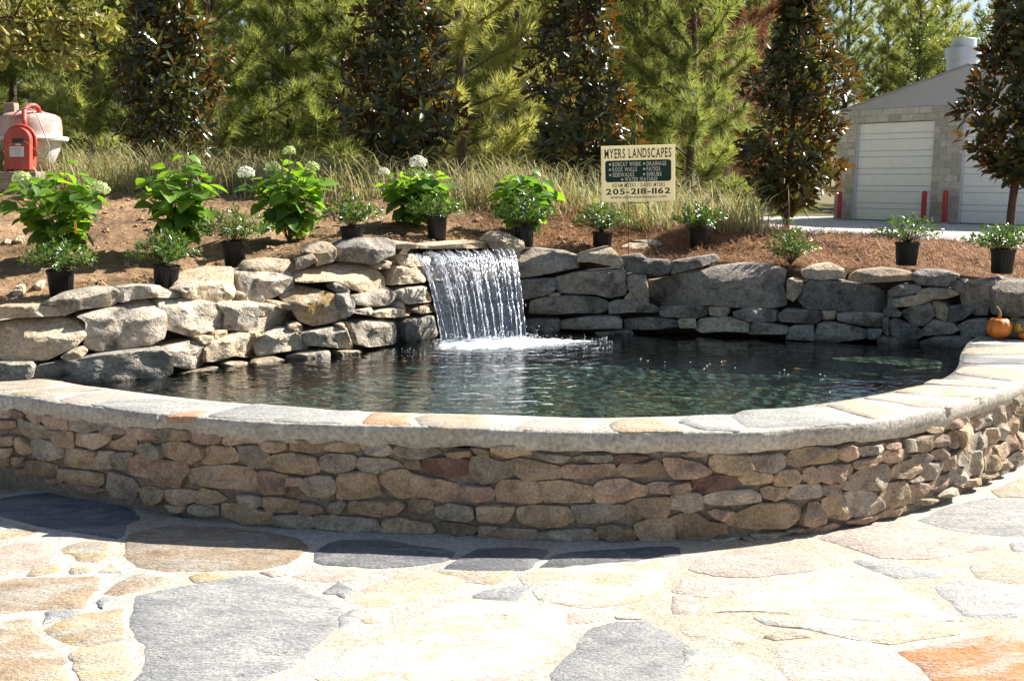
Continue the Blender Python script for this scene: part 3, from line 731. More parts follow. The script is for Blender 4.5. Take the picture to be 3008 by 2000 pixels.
W1, W2, W3, W4, W5, W6 = [(x, y, 3.7333) for x, y in ((0, 1160), (500, 1200), (1000, 1230), (1500, 1230), (2000, 1200), (2408, 1120))]
WST = {'W1': '90,180,140,165,245,195,240,245,130,235|245,235,330,200,470,195,440,290,400,310,300,285|455,265,490,230,680,265,690,395,580,385,470,310|690,270,1040,290,1050,380,920,415,695,390|1060,310,1140,285,1340,320,1390,360,1370,440,1150,420,1060,370|1385,360,1640,375,1690,400,1670,480,1480,485,1375,430|1690,385,1860,370,2070,400,2070,490,1900,520,1690,440|150,300,190,275,380,320,530,375,525,495,330,480,200,430|540,395,620,410,745,420,755,585,690,580,545,520|810,430,1020,435,1170,440,1170,520,1040,590,800,560|1170,520,1290,500,1340,455,1440,470,1450,590,1400,615,1190,590|1470,570,1590,550,1730,580,1755,700,1700,705,1480,640|1740,560,1990,505,2200,590,2205,690,2100,745,1950,745,1760,670|165,480,210,470,280,560,290,640,220,655,180,620|300,510,440,500,640,570,655,690,560,725,400,705,305,640|665,620,720,600,950,610,1035,630,990,760,950,825,690,780,665,690|1045,625,1220,640,1220,700,1190,810,980,820,1020,720|1225,640,1415,650,1390,740,1370,820,1200,805|1400,700,1500,670,1680,700,1640,800,1600,920,1400,880,1380,820|1640,770,1720,725,2000,775,2045,850,1970,930,1920,1040,1620,940,1600,850|90,700,230,690,215,780,140,790|240,740,340,730,590,780,580,870,500,905,290,860,235,800|620,810,900,850,1090,880,1100,980,1010,1025,640,935|1150,900,1200,850,1390,920,1470,1010,1440,1145,1220,1130,1130,1040|1480,1040,1620,1025,1750,1070,1740,1170,1660,1205,1540,1180|1745,1070,1890,1050,2150,1075,2090,1180,1980,1210,1800,1180|1780,1215,2010,1220,1990,1285,1830,1275|450,930,640,940,620,985,480,975|700,970,920,1010,1130,1050,1000,1080,760,1030|0,470,130,455,135,545,0,560|0,600,100,600,75,690,0,690|0,290,120,300,130,360,0,365|130,820,280,830,300,880,170,870|-220,460,-20,460,-20,560,-220,540|-240,580,-20,590,-20,690,-220,680|-240,280,-20,290,-20,370,-240,370|-300,700,60,700,60,790,-300,780|-280,170,70,170,70,260,-280,250',
 'W2': '0,240,190,240,205,340,0,345|215,280,270,255,490,290,530,330,500,385,250,405,215,340|550,350,620,290,840,280,910,330,890,375,650,405,560,390|930,370,1230,360,1250,450,1170,475,1060,470,990,430|1310,355,1470,360,1600,370,1680,410,1660,480,1560,490,1310,470|1700,400,1840,375,2040,410,2045,470,1890,480,1700,455|370,450,440,430,650,440,730,560,680,595,420,620,330,610,340,560|740,430,1000,430,1045,530,1035,650,880,660,760,560|1045,570,1130,530,1330,510,1550,540,1600,640,1600,700,1500,730,1180,690,1050,630|1640,560,1740,515,2000,530,2025,640,1960,680,1800,705,1660,670,1620,630|185,680,290,655,600,625,820,660,900,720,905,890,830,905,430,850,230,830,185,750|910,740,980,705,1280,750,1250,860,1220,940,1010,945,920,850|1280,755,1420,775,1400,850,1265,850|1430,800,1560,750,1740,755,1805,820,1790,920,1700,990,1500,960,1420,870|1840,770,1870,715,2100,700,2230,730,2300,950,2180,985,1990,1000,1820,1000|275,960,330,890,480,930,590,1000,520,1035,400,1050,290,1030|700,975,820,960,970,990,965,1080,880,1090,760,1050|1010,985,1150,985,1380,1030,1385,1120,1240,1150,1080,1140,1015,1070|1395,1050,1560,1060,1660,1120,1620,1160,1400,1170|1740,1060,1850,1025,1910,1060,1860,1140,1780,1165,1730,1110|180,1090,250,1065,480,1080,490,1180,400,1195,200,1140|550,1060,740,1060,960,1120,1080,1150,1110,1220,1090,1290,760,1260,545,1180|1130,1180,1380,1190,1540,1210,1545,1320,1390,1345,1140,1290|1580,1190,1900,1210,2220,1215,2290,1390,1990,1415,1750,1390,1590,1340',
 'W3': '195,310,350,265,500,310,550,360,520,400,430,410,300,390|570,360,620,315,760,290,960,310,1090,380,1000,420,880,440,700,435,580,400|1150,380,1400,350,1410,410,1260,430,1170,420|1430,340,1510,330,1610,360,1610,420,1510,390|1660,310,1860,310,2060,360,2080,400,1830,430,1650,380|170,470,230,435,460,455,600,490,650,520,500,560,380,600,240,580,170,520|690,475,830,455,880,550,720,550|900,460,1080,440,1420,470,1400,600,1330,640,1130,640,960,590,890,540|1450,440,1550,430,1740,500,1870,470,1870,600,1830,650,1660,690,1550,715,1440,640,1410,540|420,640,480,590,720,580,800,620,1060,680,1290,740,1290,800,1210,920,1100,930,900,870,780,860,620,885,520,780,420,710|1310,780,1360,740,1620,760,1680,830,1640,890,1480,915,1340,880,1300,820|1720,740,1780,690,2110,690,2150,740,2190,900,2130,935,1740,915,1700,800|70,950,130,920,590,900,700,960,610,1045,400,1060,120,1050,75,1000|730,920,790,890,980,920,1000,990,900,1030,760,1010|1030,990,1190,955,1430,980,1445,1100,1380,1135,1060,1090|1490,980,1700,970,1900,980,1870,1060,1800,1150,1520,1120|470,1130,640,1110,960,1160,1020,1250,1000,1300,480,1310,440,1230|1050,1170,1200,1150,1400,1190,1480,1220,1420,1300,1200,1320,1060,1260|1510,1200,1720,1210,1650,1330,1520,1330|1720,1240,1800,1220,2140,1240,2130,1350,2000,1390,1760,1370,1660,1330',
 'W4': '20,470,70,450,250,490,540,540,550,650,440,660,150,675,30,600|290,400,470,410,650,430,570,485,390,465|690,440,820,410,1090,410,1110,450,1040,480,760,465|1130,440,1280,400,1510,430,1480,480,1200,490|1890,400,2000,375,2150,380,2140,420,1920,425|565,550,640,520,1130,510,1155,600,1060,640,590,670|1175,570,1240,510,1480,500,1580,470,1690,550,1700,600,1600,630,1280,645|1690,450,1830,455,2080,500,2190,560,2190,610,2040,640,1820,665,1740,600|280,710,600,705,890,770,890,870,840,930,340,910,310,800|920,760,1000,690,1240,680,1440,740,1500,760,1470,850,1330,890,1080,945,970,950,925,860|1510,740,1600,710,1960,720,1970,790,1880,825,1560,815|80,1000,240,970,580,970,680,1050,680,1140,560,1180,320,1200,120,1150,75,1060|670,970,980,960,1250,970,1250,1060,1180,1110,960,1140,740,1150,700,1070|1270,970,1380,900,1740,870,1740,1000,1700,1085,1300,1080|1770,880,1860,830,2080,830,2110,900,2090,990,1940,1040,1870,1000,1760,1000|290,1260,500,1240,870,1220,940,1300,950,1380,780,1385,610,1385,300,1370|960,1210,1130,1185,1320,1220,1360,1300,1350,1370,1130,1380,970,1300|1380,1180,1540,1120,1790,1120,1795,1340,1720,1355,1460,1350,1380,1270|1600,1400,1900,1390,2080,1400,1900,1440,1650,1440',
 'W5': '340,560,420,520,740,525,790,630,790,660,580,725,380,700,330,630|800,560,830,530,1130,510,1170,560,1150,650,1030,695,820,680|1180,560,1260,470,1500,440,1730,450,1720,560,1650,600,1320,640,1170,620|1750,450,1860,405,2010,450,2000,510,1850,585,1740,530|135,790,180,765,270,760,640,750,650,790,580,900,270,925,160,880|680,740,800,705,1000,720,1040,790,980,830,740,845,670,790|1040,760,1100,690,1280,690,1350,770,1300,840,1060,860|1390,690,1470,655,1520,690,1530,790,1440,825,1380,790|1540,700,1590,640,1900,640,1910,720,1820,770,1610,820,1540,770|-120,850,80,820,105,890,0,940,-100,930|250,990,420,930,760,900,880,960,880,1030,760,1060,420,1075,260,1040|910,900,1000,870,1200,890,1210,970,1060,1005,940,990|1230,910,1300,860,1530,850,1580,930,1520,970,1250,1000,1200,990|1590,870,1740,850,1770,920,1690,965,1590,950|320,1150,400,1130,580,1140,560,1190,470,1230,360,1190|-190,1260,0,1180,180,1160,300,1260,510,1290,510,1390,390,1400,300,1450,0,1440,-180,1440|520,1240,620,1180,880,1060,1200,1040,1330,1100,1330,1200,1180,1320,880,1330,560,1300|1350,1180,1450,1060,1530,1050,1610,1160,1590,1250,1450,1290,1340,1270|1600,1010,1800,960,1890,1050,1910,1190,1820,1225,1660,1190,1590,1080|800,1400,1100,1370,1240,1420,1100,1440,840,1470|1310,1400,1400,1340,1680,1265,1770,1300,1650,1350,1330,1420|1170,1340,1340,1310,1320,1340,1200,1370|330,1470,660,1430,640,1500,350,1520|700,1430,780,1430,790,1460,710,1475',
 'W6': '490,740,740,690,750,740,530,830,480,800|760,700,890,680,870,740,760,750|430,890,530,870,670,820,690,880,540,940,460,970,400,940|690,790,770,770,940,750,970,810,930,870,820,900,720,870|970,640,1070,650,1060,760,990,770|1075,640,1250,590,1270,650,1220,740,1130,780,1070,760|1280,630,1350,560,1420,610,1410,680,1290,730|1425,600,1530,550,1540,720,1500,730,1420,680|1500,530,1560,500,1690,440,1720,500,1715,600,1640,670,1560,710,1545,600|1200,540,1260,500,1360,510,1370,540,1230,570|1370,470,1540,420,1570,480,1390,550|1540,410,1610,390,1640,430,1570,480|1690,410,1760,390,1780,460,1740,540,1715,500|1770,390,1890,335,1930,390,1930,450,1760,550|1910,310,2030,265,2050,400,1960,490,1930,430|2060,240,2160,220,2170,290,2090,390,2050,370|2130,200,2230,150,2240,210,2180,270|1070,820,1200,800,1270,850,1260,900,1140,940,1080,870|1270,790,1360,730,1410,800,1380,840,1280,870|830,980,900,920,1080,860,1130,960,1100,1020,1000,1060,840,1060|1370,880,1500,800,1510,880,1480,960,1400,985,1370,950|1500,790,1560,760,1640,890,1600,920,1500,930|1580,760,1650,690,1670,800,1640,850|1680,650,1810,570,1860,610,1850,710,1750,770,1680,750|1850,560,1940,520,1970,570,1950,670,1860,690|1980,470,2070,420,2090,510,2080,640,2010,640,1970,570|2100,390,2150,350,2210,430,2200,560,2100,570|2170,290,2240,270,2290,330,2240,380,2190,360|30,940,350,920,380,960,370,1020,250,1080,120,1120,20,1080|320,1170,370,1060,550,950,750,930,820,1000,810,1090,700,1190,520,1200,360,1215|250,1110,340,1090,310,1190,250,1180|1150,970,1240,910,1360,890,1360,1010,1300,1060,1190,1090,1140,1020|1000,1090,1130,1050,1150,1080,1050,1120|720,1250,820,1140,980,1100,990,1290,960,1370,780,1410,720,1330|990,1160,1130,1130,1210,1140,1200,1220,1110,1330,990,1350|1240,1140,1340,1070,1450,1030,1460,1150,1350,1210,1240,1190|1470,1010,1560,950,1620,990,1630,1060,1550,1130,1470,1100|1640,880,1700,790,1840,750,1850,940,1830,1000,1720,1040,1630,1050|1870,740,1930,720,2000,910,1970,970,1870,990,1860,850|1960,720,2080,680,2100,800,2020,890,1990,840|2090,620,2190,570,2210,690,2120,800,2090,700|2210,580,2240,560,2300,600,2290,690,2200,740|60,1160,210,1140,250,1210,130,1270,70,1230|320,1240,420,1220,580,1210,700,1310,720,1390,640,1440,480,1500,390,1480|690,1480,780,1430,960,1380,1010,1430,830,1490,690,1510|330,1540,440,1510,640,1470,670,1530,480,1568,340,1568|1070,1370,1170,1310,1310,1300,1200,1360|1330,1270,1500,1180,1560,1210,1420,1270|1580,1150,1620,1110,1760,1070,1780,1120,1640,1170|1790,1040,1950,990,1960,1030,1820,1080|1980,950,2080,890,2120,920,2000,980|2080,880,2200,790,2280,760,2280,840,2130,900|2310,560,2400,500,2420,600,2330,660|2310,440,2410,380,2420,470,2320,530|2230,130,2330,80,2340,150,2250,200|2300,270,2400,220,2410,340,2320,400|2330,690,2440,620,2450,700,2350,770'}
REDS = {('W3', 7), ('W5', 4), ('W4', 3)}
def face_hit(px, py):
    """Where a sight line meets the face of the front wall (a vertical surface over the FACE curve)."""
    d = ray(px, py)
    best = None
    for i in range(len(FACE) - 1):
        a, b = FACE[i], FACE[i + 1]
        ex, ey = b.x - a.x, b.y - a.y
        det = d.x * -ey + ex * d.y
        if abs(det) < 1e-9:
            continue
        t = (a.x * -ey + ex * a.y) / det
        u = (d.x * a.y - d.y * a.x) / det
        if t > 0 and -1e-6 <= u <= 1 + 1e-6 and (best is None or t < best[0]):
            best = (t, i)
    if best is None:
        return None
    t, i = best
    T = (FACE[min(i + 6, len(FACE) - 1)] - FACE[max(i - 5, 0)])
    T.z = 0
    T.normalize()
    return d * t + Vector((0, 0, EYE)), Vector((T.y, -T.x, 0)), T
def pillow(name, hits, C, N, T, mat, parent, rnd, back=.07, proud=.035, n=18):
    """A rounded building stone: outline on the wall face, bulging front, built from rings."""
    Zv = Vector((0, 0, 1))
    q = [((h - C).dot(T), h.z - C.z) for h in hits]
    if area2(q) < 0:
        q = q[::-1]
    q = keep(chaikin(q, 1, .11), n)
    n = len(q)
    size = math.sqrt(max(abs(area2(q)), 1e-5))
    s = rnd.random() * 80
    tx, ty = rnd.uniform(-.18, .18), rnd.uniform(-.25, .12)
    cuts = []
    for _ in range(3):
        an = rnd.uniform(0, 6.28)
        kk = rnd.uniform(.25, .9)
        cuts.append((math.cos(an) * kk, math.sin(an) * kk, proud * rnd.uniform(.9, 1.5)))
    V, Fc = [], []
    rings = ((.93, -back), (1.0, -.012), (1.0, proud * .5), (.95, proud * .86), (.86, proud), (.68, proud * 1.02), (.45, proud * 1.04), (.22, proud * 1.05))
    for sc, dp in rings:
        for u, v in q:
            uu, vv = u * sc, v * sc
            k = 0 if dp < 0 else 1
            dn = dp + k * (tx * uu + ty * vv) * .8 + k * .22 * size * .35 * fbm((uu, vv, s), 1.7 / size, 0, 2)
            if k:
                dn = max(-.005, min([dn] + [c_ - a_ * uu - b_ * vv for a_, b_, c_ in cuts])) + .0035 * fbm((uu, vv, s + 2), 34, 0, 3)
            V.append(T * (uu + .03 * size * fbm((uu, vv, s + 5), 3 / size)) + N * dn + Zv * (vv + .03 * size * fbm((vv, uu, s + 8), 3 / size)))
    for r in range(len(rings) - 1):
        for k in range(n):
            Fc.append((r * n + k, r * n + (k + 1) % n, (r + 1) * n + (k + 1) % n, (r + 1) * n + k))
    V.append(N * (proud * 1.08))
    L = (len(rings) - 1) * n
    for k in range(n):
        Fc.append((L + k, L + (k + 1) % n, len(V) - 1))
    return place(name, new_mesh(name, V, Fc, True, 26), mat, parent, C)
rs = random.Random(11)
for tn, txt in WST.items():
    t = dict(W1=W1, W2=W2, W3=W3, W4=W4, W5=W5, W6=W6)[tn]
    for i, s in enumerate(txt.split('|')):
        px = tile(*t, [float(v) for v in s.split(',')])
        cx, cy = sum(p[0] for p in px) / len(px), sum(p[1] for p in px) / len(px)
        ch = face_hit(cx, cy)
        if ch is None:
            continue
        C, N, T = ch
        hits = []
        for x, y in px:                              # outline on the tangent plane at the stone's middle, a touch in front of the face
            d = ray(x, y)
            tt = ((C + N * .018 - Vector((0, 0, EYE))).dot(N)) / d.dot(N)
            h = d * tt + Vector((0, 0, EYE))
            h.z = max(h.z, .002)
            hits.append(C + (h - C) + (h - C).normalized() * .0085)
        rr_ = rs.random()
        mat = M['stone_red'] if (tn, i) in REDS else M['stone_grey'] if rr_ < .36 else M['stone_pink'] if rr_ < .58 else M['stone_tan']
        pillow('stone', hits, C, N, T, mat, pond_wall, rs, proud=rs.uniform(.016, .032))

def wall_ends():
    """The same masonry where the wall runs on beyond the picture."""
    L = [0.0]
    for i in range(len(FACE) - 1):
        L.append(L[-1] + math.dist(FACE[i][:2], FACE[i + 1][:2]))
    spans, cur = [], None
    for i, p in enumerate(FACE):
        x = pix((p.x, p.y, .2))[0]
        outside = x < -95 or x > 3085
        if outside and cur is None:
            cur = i
        if (not outside or i == len(FACE) - 1) and cur is not None:
            spans.append((L[cur], L[i])); cur = None
    def at(sv):
        for i in range(len(FACE) - 1):
            if sv <= L[i + 1]:
                break
        p = FACE[i].lerp(FACE[i + 1], (sv - L[i]) / max(L[i + 1] - L[i], 1e-6))
        T = FACE[min(i + 6, len(FACE) - 1)] - FACE[max(i - 5, 0)]
        T.z = 0
        T.normalize()
        return p, Vector((T.y, -T.x, 0)), T
    for a_, b_ in spans:
        z = .004
        while z < .38:
            h = min(rs.uniform(.055, .085), .40 - z)
            sv = a_ - rs.uniform(0, .05)
            while sv < b_ - .03:
                w = rs.uniform(.09, .2)
                p, N, T = at(max(0, min(sv + w / 2, L[-1])))
                C = Vector((p.x, p.y, z + h / 2))
                j = lambda: rs.uniform(-.008, .008)
                pts = [C + T * (u * (w / 2 - .003) + j()) + Vector((0, 0, v * (h / 2 - .001) + j() * .6)) for u, v in ((-1, -.6), (-.6, -1), (.5, -1), (1, -.5), (1, .6), (.55, 1), (-.5, 1), (-1, .5))]
                pillow('stone', pts, C, N, T, rs.choice([M['stone_tan'], M['stone_grey'], M['stone_pink'], M['stone_tan']]), pond_wall, rs, proud=rs.uniform(.016, .032))
                sv += w
            z += h
wall_ends()
# ------------------------------------------------------------------ back wall of dry-stacked boulders
boulder_wall = thing('boulder_wall', 'rugged retaining wall of big dry-stacked sandstone boulders behind the water', 'rock wall', (0, 7.6, 0), kind='thing')
B1, B2, B3 = (0, 760, 3.7333), (500, 700, 3.7333), (900, 660, 3.7333)
B4, B5, B6 = (1450, 660, 2.1333), (1900, 700, 2.1333), (2408, 740, 2.1333)
# tile, material (b grey-tan, t tan, g grey, r rusty), share of the height where the sloping top begins, outline
BLD = [(B1, 't', .8, '-80,520,640,515,685,550,680,625,-80,660'), (B1, 'b', .7, '440,500,620,410,1000,340,1280,335,1310,370,1290,470,1200,520,900,545,700,625,680,540,640,515'), (B1, 'b', .75, '1300,320,1450,295,1740,300,1860,350,2040,380,2040,430,1700,420,1450,450,1310,480'),
 (B1, 't', .5, '-80,700,200,655,700,635,860,660,935,760,935,850,820,960,520,1100,250,1110,-80,1090'), (B1, 'b', .55, '940,850,960,700,850,640,1350,480,1540,395,1680,500,1810,590,1830,720,1790,870,1650,940,1400,980,1080,1010,960,975,930,940'), (B1, 't', .6, '670,1080,800,990,900,965,950,1020,880,1090,740,1115'),
 (B1, 'g', .85, '365,1310,430,1170,700,1130,1200,1060,1660,985,1800,990,1900,1060,1880,1270,1700,1310,1200,1370,900,1385,700,1330'), (B1, 'g', .85, '-60,1150,320,1150,365,1200,340,1310,0,1350,-60,1350'), (B1, 'b', .6, '1790,970,2060,890,2260,930,2330,1010,2320,1110,2150,1180,2040,1200,1920,1170,1890,1060'),
 (B2, 't', .5, '180,590,240,490,480,390,660,320,700,350,740,480,750,630,690,670,550,695,330,680,180,650'), (B2, 'b', .6, '100,570,230,500,240,560,190,600'), (B2, 't', .6, '750,580,800,600,870,680,720,690,745,650'), (B2, 'b', .7, '720,375,960,370,1300,375,1350,420,1340,540,1200,610,1050,670,900,690,860,640,760,560,740,480'),
 (B2, 't', .6, '810,330,880,260,1150,230,1390,250,1390,330,1360,450,1340,400,1290,370,820,360'), (B2, 't', .7, '1390,240,1550,175,1610,255,1500,310,1400,345'), (B2, 't', .5, '1480,140,1540,90,1650,45,1740,60,1810,120,1810,200,1780,250,1600,300,1610,255,1550,180'),
 (B2, 'b', .65, '-200,640,0,650,250,670,480,710,600,800,620,900,560,980,300,1050,200,1060,0,1000,-120,1010,-200,850'), (B2, 'b', .75, '470,710,820,690,1180,740,1250,780,1340,740,1400,900,1250,970,1020,990,860,1010,720,1005,600,1000,620,840,570,790'), (B2, 't', .5, '990,690,1070,675,1260,700,1340,740,1300,790,1150,740'),
 (B2, 'r', .55, '1200,590,1340,500,1560,560,1810,610,1790,740,1900,840,1890,880,1700,930,1560,950,1420,900,1360,800,1330,740,1210,660'), (B2, 'g', .8, '1810,620,1960,610,2010,720,2020,800,1910,880,1840,800,1790,740'), (B2, 't', .45, '1370,400,1430,340,1650,310,1900,260,2040,255,2240,330,2340,440,2340,560,2240,580,2120,600,1960,540,1790,470,1500,490,1390,480'),
 (B2, 'g', .7, '1770,540,1800,475,1960,570,1950,630,1800,580'), (B2, 't', .7, '860,1020,1040,1020,1020,1060,900,1100'), (B2, 't', .6, '480,1050,530,1010,600,1005,630,1060,560,1100,480,1100'), (B2, 't', .6, '300,1080,460,1070,480,1110,380,1160'), (B2, 't', .6, '390,1170,450,1150,690,1020,830,1040,900,1120,950,1290,860,1300,700,1280,500,1350,370,1350'),
 (B2, 'b', .6, '900,1110,1190,990,1290,990,1440,1080,1510,1180,1480,1210,1250,1230,960,1295,930,1180'), (B2, 't', .6, '1310,950,1390,925,1450,960,1440,1020,1390,1025,1300,990'), (B2, 'b', .7, '1450,1040,1800,980,1920,990,1990,1170,1980,1210,1700,1180,1510,1170,1440,1080'), (B2, 't', .6, '1850,950,1900,930,1940,1000,1860,980'),
 (B2, 't', .6, '580,1370,640,1350,840,1360,865,1420,850,1470,630,1490'), (B2, 't', .5, '870,1390,960,1330,1120,1300,1260,1340,1260,1400,1150,1430,880,1430'), (B2, 'b', .6, '1280,1290,1400,1270,1720,1230,1745,1260,1740,1310,1510,1340,1300,1340'), (B2, 't', .5, '1860,1235,2080,1235,2105,1250,1920,1300'), (B2, 't', .5, '0,1530,230,1450,480,1405,620,1460,600,1490,300,1530,0,1568'),
 (B3, 'g', .6, '320,340,420,250,640,155,870,150,960,210,960,330,900,350,730,430,600,410,320,400'), (B3, 't', .6, '770,430,870,395,1010,400,1020,440,960,470,800,485'), (B3, 't', .8, '1000,330,1300,330,1300,450,1050,450,1020,400'), (B3, 't', .8, '850,520,970,460,1270,455,1290,630,1100,640,860,660,830,600'),
 (B3, 'b', .6, '470,770,700,750,860,690,970,760,980,800,880,880,700,890,540,870'), (B3, 'b', .7, '990,750,1060,690,1280,680,1350,780,1350,840,1120,865,1010,800'), (B3, 'g', .7, '910,870,1000,840,1070,880,1040,900,920,895'), (B3, 'b', .6, '530,950,700,910,730,950,690,990,560,970'),
 (B3, 't', .7, '750,960,900,925,1150,900,1165,930,1110,1000,950,1015,770,1010'), (B3, 't', .7, '1190,920,1230,890,1380,880,1390,950,1260,975,1200,950'), (B3, 'b', .7, '420,1060,540,1100,580,1070,760,1040,960,1060,975,1150,970,1300,700,1330,520,1300,480,1200'), (B3, 'g', .8, '985,1070,1160,1020,1370,990,1400,1060,1420,1200,1350,1280,1000,1320,980,1200'),
 (B3, 'g', .8, '1290,335,1700,330,2000,330,2240,340,2240,400,1300,450'), (B3, 't', .8, '1300,460,1650,440,1660,600,1320,610'), (B3, 't', .8, '1680,430,2060,420,2080,600,1690,610'), (B3, 'b', .8, '1330,650,1800,640,1820,830,1370,840'), (B3, 'g', .8, '1840,640,2240,640,2240,830,1850,830'),
 (B3, 'b', .8, '1400,880,1900,860,1900,960,1420,970'), (B3, 'g', .8, '1920,860,2260,860,2260,980,1920,970'), (B3, 't', .8, '1440,1000,1850,990,1860,1280,1470,1300'), (B3, 'g', .8, '1870,990,2240,1000,2260,1280,1880,1290'),
 (B4, 't', .5, '-50,100,0,60,40,46,90,60,180,105,192,140,150,180,90,178,20,170'), (B4, 't', .6, '85,205,150,180,170,200,130,240'), (B4, 't', .6, '30,235,100,225,135,260,125,305,40,320'), (B4, 'b', .45, '140,300,130,240,190,160,260,150,440,165,530,195,530,270,470,280,200,330,130,325'), (B4, 't', .6, '530,185,720,140,760,175,815,240,810,265,780,275,700,250,620,235,530,235'),
 (B4, 'g', .6, '800,200,920,185,960,215,830,225'), (B4, 'g', .8, '825,240,870,215,1100,225,1112,255,1090,300,1030,318,950,300,840,300'), (B4, 'g', .8, '165,350,370,335,385,350,380,410,330,440,200,465,160,430'), (B4, 'b', .85, '390,330,540,300,800,280,825,290,815,350,830,400,820,440,720,455,640,430,440,430,390,400'),
 (B4, 'b', .85, '825,320,950,310,965,400,970,490,920,490,850,410'), (B4, 't', .8, '830,450,860,420,890,475,815,470'), (B4, 't', .8, '340,430,410,430,410,445,350,450'), (B4, 'b', .8, '235,480,300,460,480,450,640,455,710,480,715,530,660,555,500,550,380,560,230,555'), (B4, 'b', .8, '725,490,780,470,940,490,1030,520,1020,550,870,545,730,560'),
 (B4, 'g', .85, '190,600,330,590,410,590,405,670,210,690'), (B4, 'b', .8, '420,600,600,580,780,575,800,600,795,650,560,655,420,650'), (B4, 'b', .8, '825,590,1020,585,1150,600,1150,640,1000,655,830,655'), (B4, 'b', .7, '640,672,850,665,880,690,660,695'),
 (B5, 'b', .6, '0,260,160,240,440,180,600,160,820,180,870,200,850,300,870,390,870,420,780,440,600,435,400,415,230,420,40,410,0,350'), (B5, 'b', .85, '80,430,270,425,385,430,370,480,300,500,90,490'), (B5, 'g', .7, '150,150,240,135,430,105,450,130,420,150,290,190,160,225'), (B5, 't', .8, '395,430,500,430,515,460,490,490,400,480'),
 (B5, 'b', .8, '545,460,640,440,815,455,810,520,640,520,550,490'), (B5, 't', .8, '200,510,300,505,305,560,210,560'), (B5, 't', .8, '310,540,340,505,500,500,635,530,630,590,500,580,350,590,310,570'), (B5, 'b', .8, '640,540,700,525,890,560,870,600,640,600'), (B5, 't', .85, '880,260,980,270,960,340,920,390,880,370'),
 (B5, 'b', .8, '880,600,910,555,1040,545,1045,640,880,630'), (B5, 'b', .8, '825,480,870,445,1090,455,1100,500,1050,535,840,520'), (B5, 'b', .8, '1100,460,1190,455,1170,500,1110,510'), (B5, 't', .55, '970,210,1050,175,1150,160,1260,205,1230,250,1100,260,990,245'),
 (B6, 'g', .8, '-140,290,-100,220,-50,175,0,178,130,185,330,210,400,250,440,300,400,330,390,370,200,375,0,360,-80,355'), (B6, 't', .45, '185,155,240,120,400,105,560,120,590,150,580,175,430,185,250,195,190,180'), (B6, 'g', .6, '590,130,640,115,760,120,870,150,800,215,640,205,590,180'), (B6, 'g', .7, '820,195,890,175,920,210,880,250,820,215'),
 (B6, 'g', .7, '430,245,500,205,620,210,640,240,540,275,440,280'), (B6, 't', .6, '600,245,700,225,860,240,880,265,790,290,730,295,620,270'), (B6, 't', .7, '450,305,560,280,715,250,720,295,600,335,470,345'), (B6, 'g', .7, '430,290,470,270,540,270,450,310,470,345,510,380,500,400,410,400,400,370,430,340'), (B6, 'b', .7, '510,380,560,350,690,315,715,400,660,455,590,460'),
 (B6, 't', .7, '710,310,770,320,805,365,790,430,720,400'), (B6, 'g', .7, '800,350,870,335,975,355,900,420,830,440,790,430'), (B6, 'g', .7, '430,440,470,420,620,480,650,520,600,545,500,535,435,510'), (B6, 'b', .6, '640,490,720,425,830,450,870,490,830,510,700,520,650,520'), (B6, 'b', .8, '110,385,240,380,390,385,395,450,370,465,240,455,120,430'),
 (B6, 't', .8, '20,375,100,375,90,420,40,420'), (B6, 'b', .8, '0,460,60,440,150,455,290,490,290,540,0,580,-40,560'), (B6, 'g', .8, '305,490,390,485,370,545,310,545'), (B6, 'b', .7, '365,540,390,515,600,550,625,590,600,605,370,600'), (B6, 'g', .7, '630,560,760,525,940,530,950,550,880,600,640,600'),
 (B6, 'b', .85, '885,280,930,185,1080,165,1100,180,1070,310,1050,390,980,390,900,350'), (B6, 'b', .7, '1080,230,1110,180,1280,195,1380,230,1380,400,1180,400,1080,380,1070,300'), (B6, 'g', .8, '870,460,930,430,1040,420,1060,525,900,530'), (B6, 'g', .8, '395,420,430,410,430,520,400,500'), (B6, 'b', .8, '1060,440,1280,420,1290,530,1070,530'),
 (B6, 'b', .8, '1300,410,1480,400,1500,530,1310,540'), (B6, 'b', .7, '1390,240,1560,210,1600,300,1580,390,1400,390')]
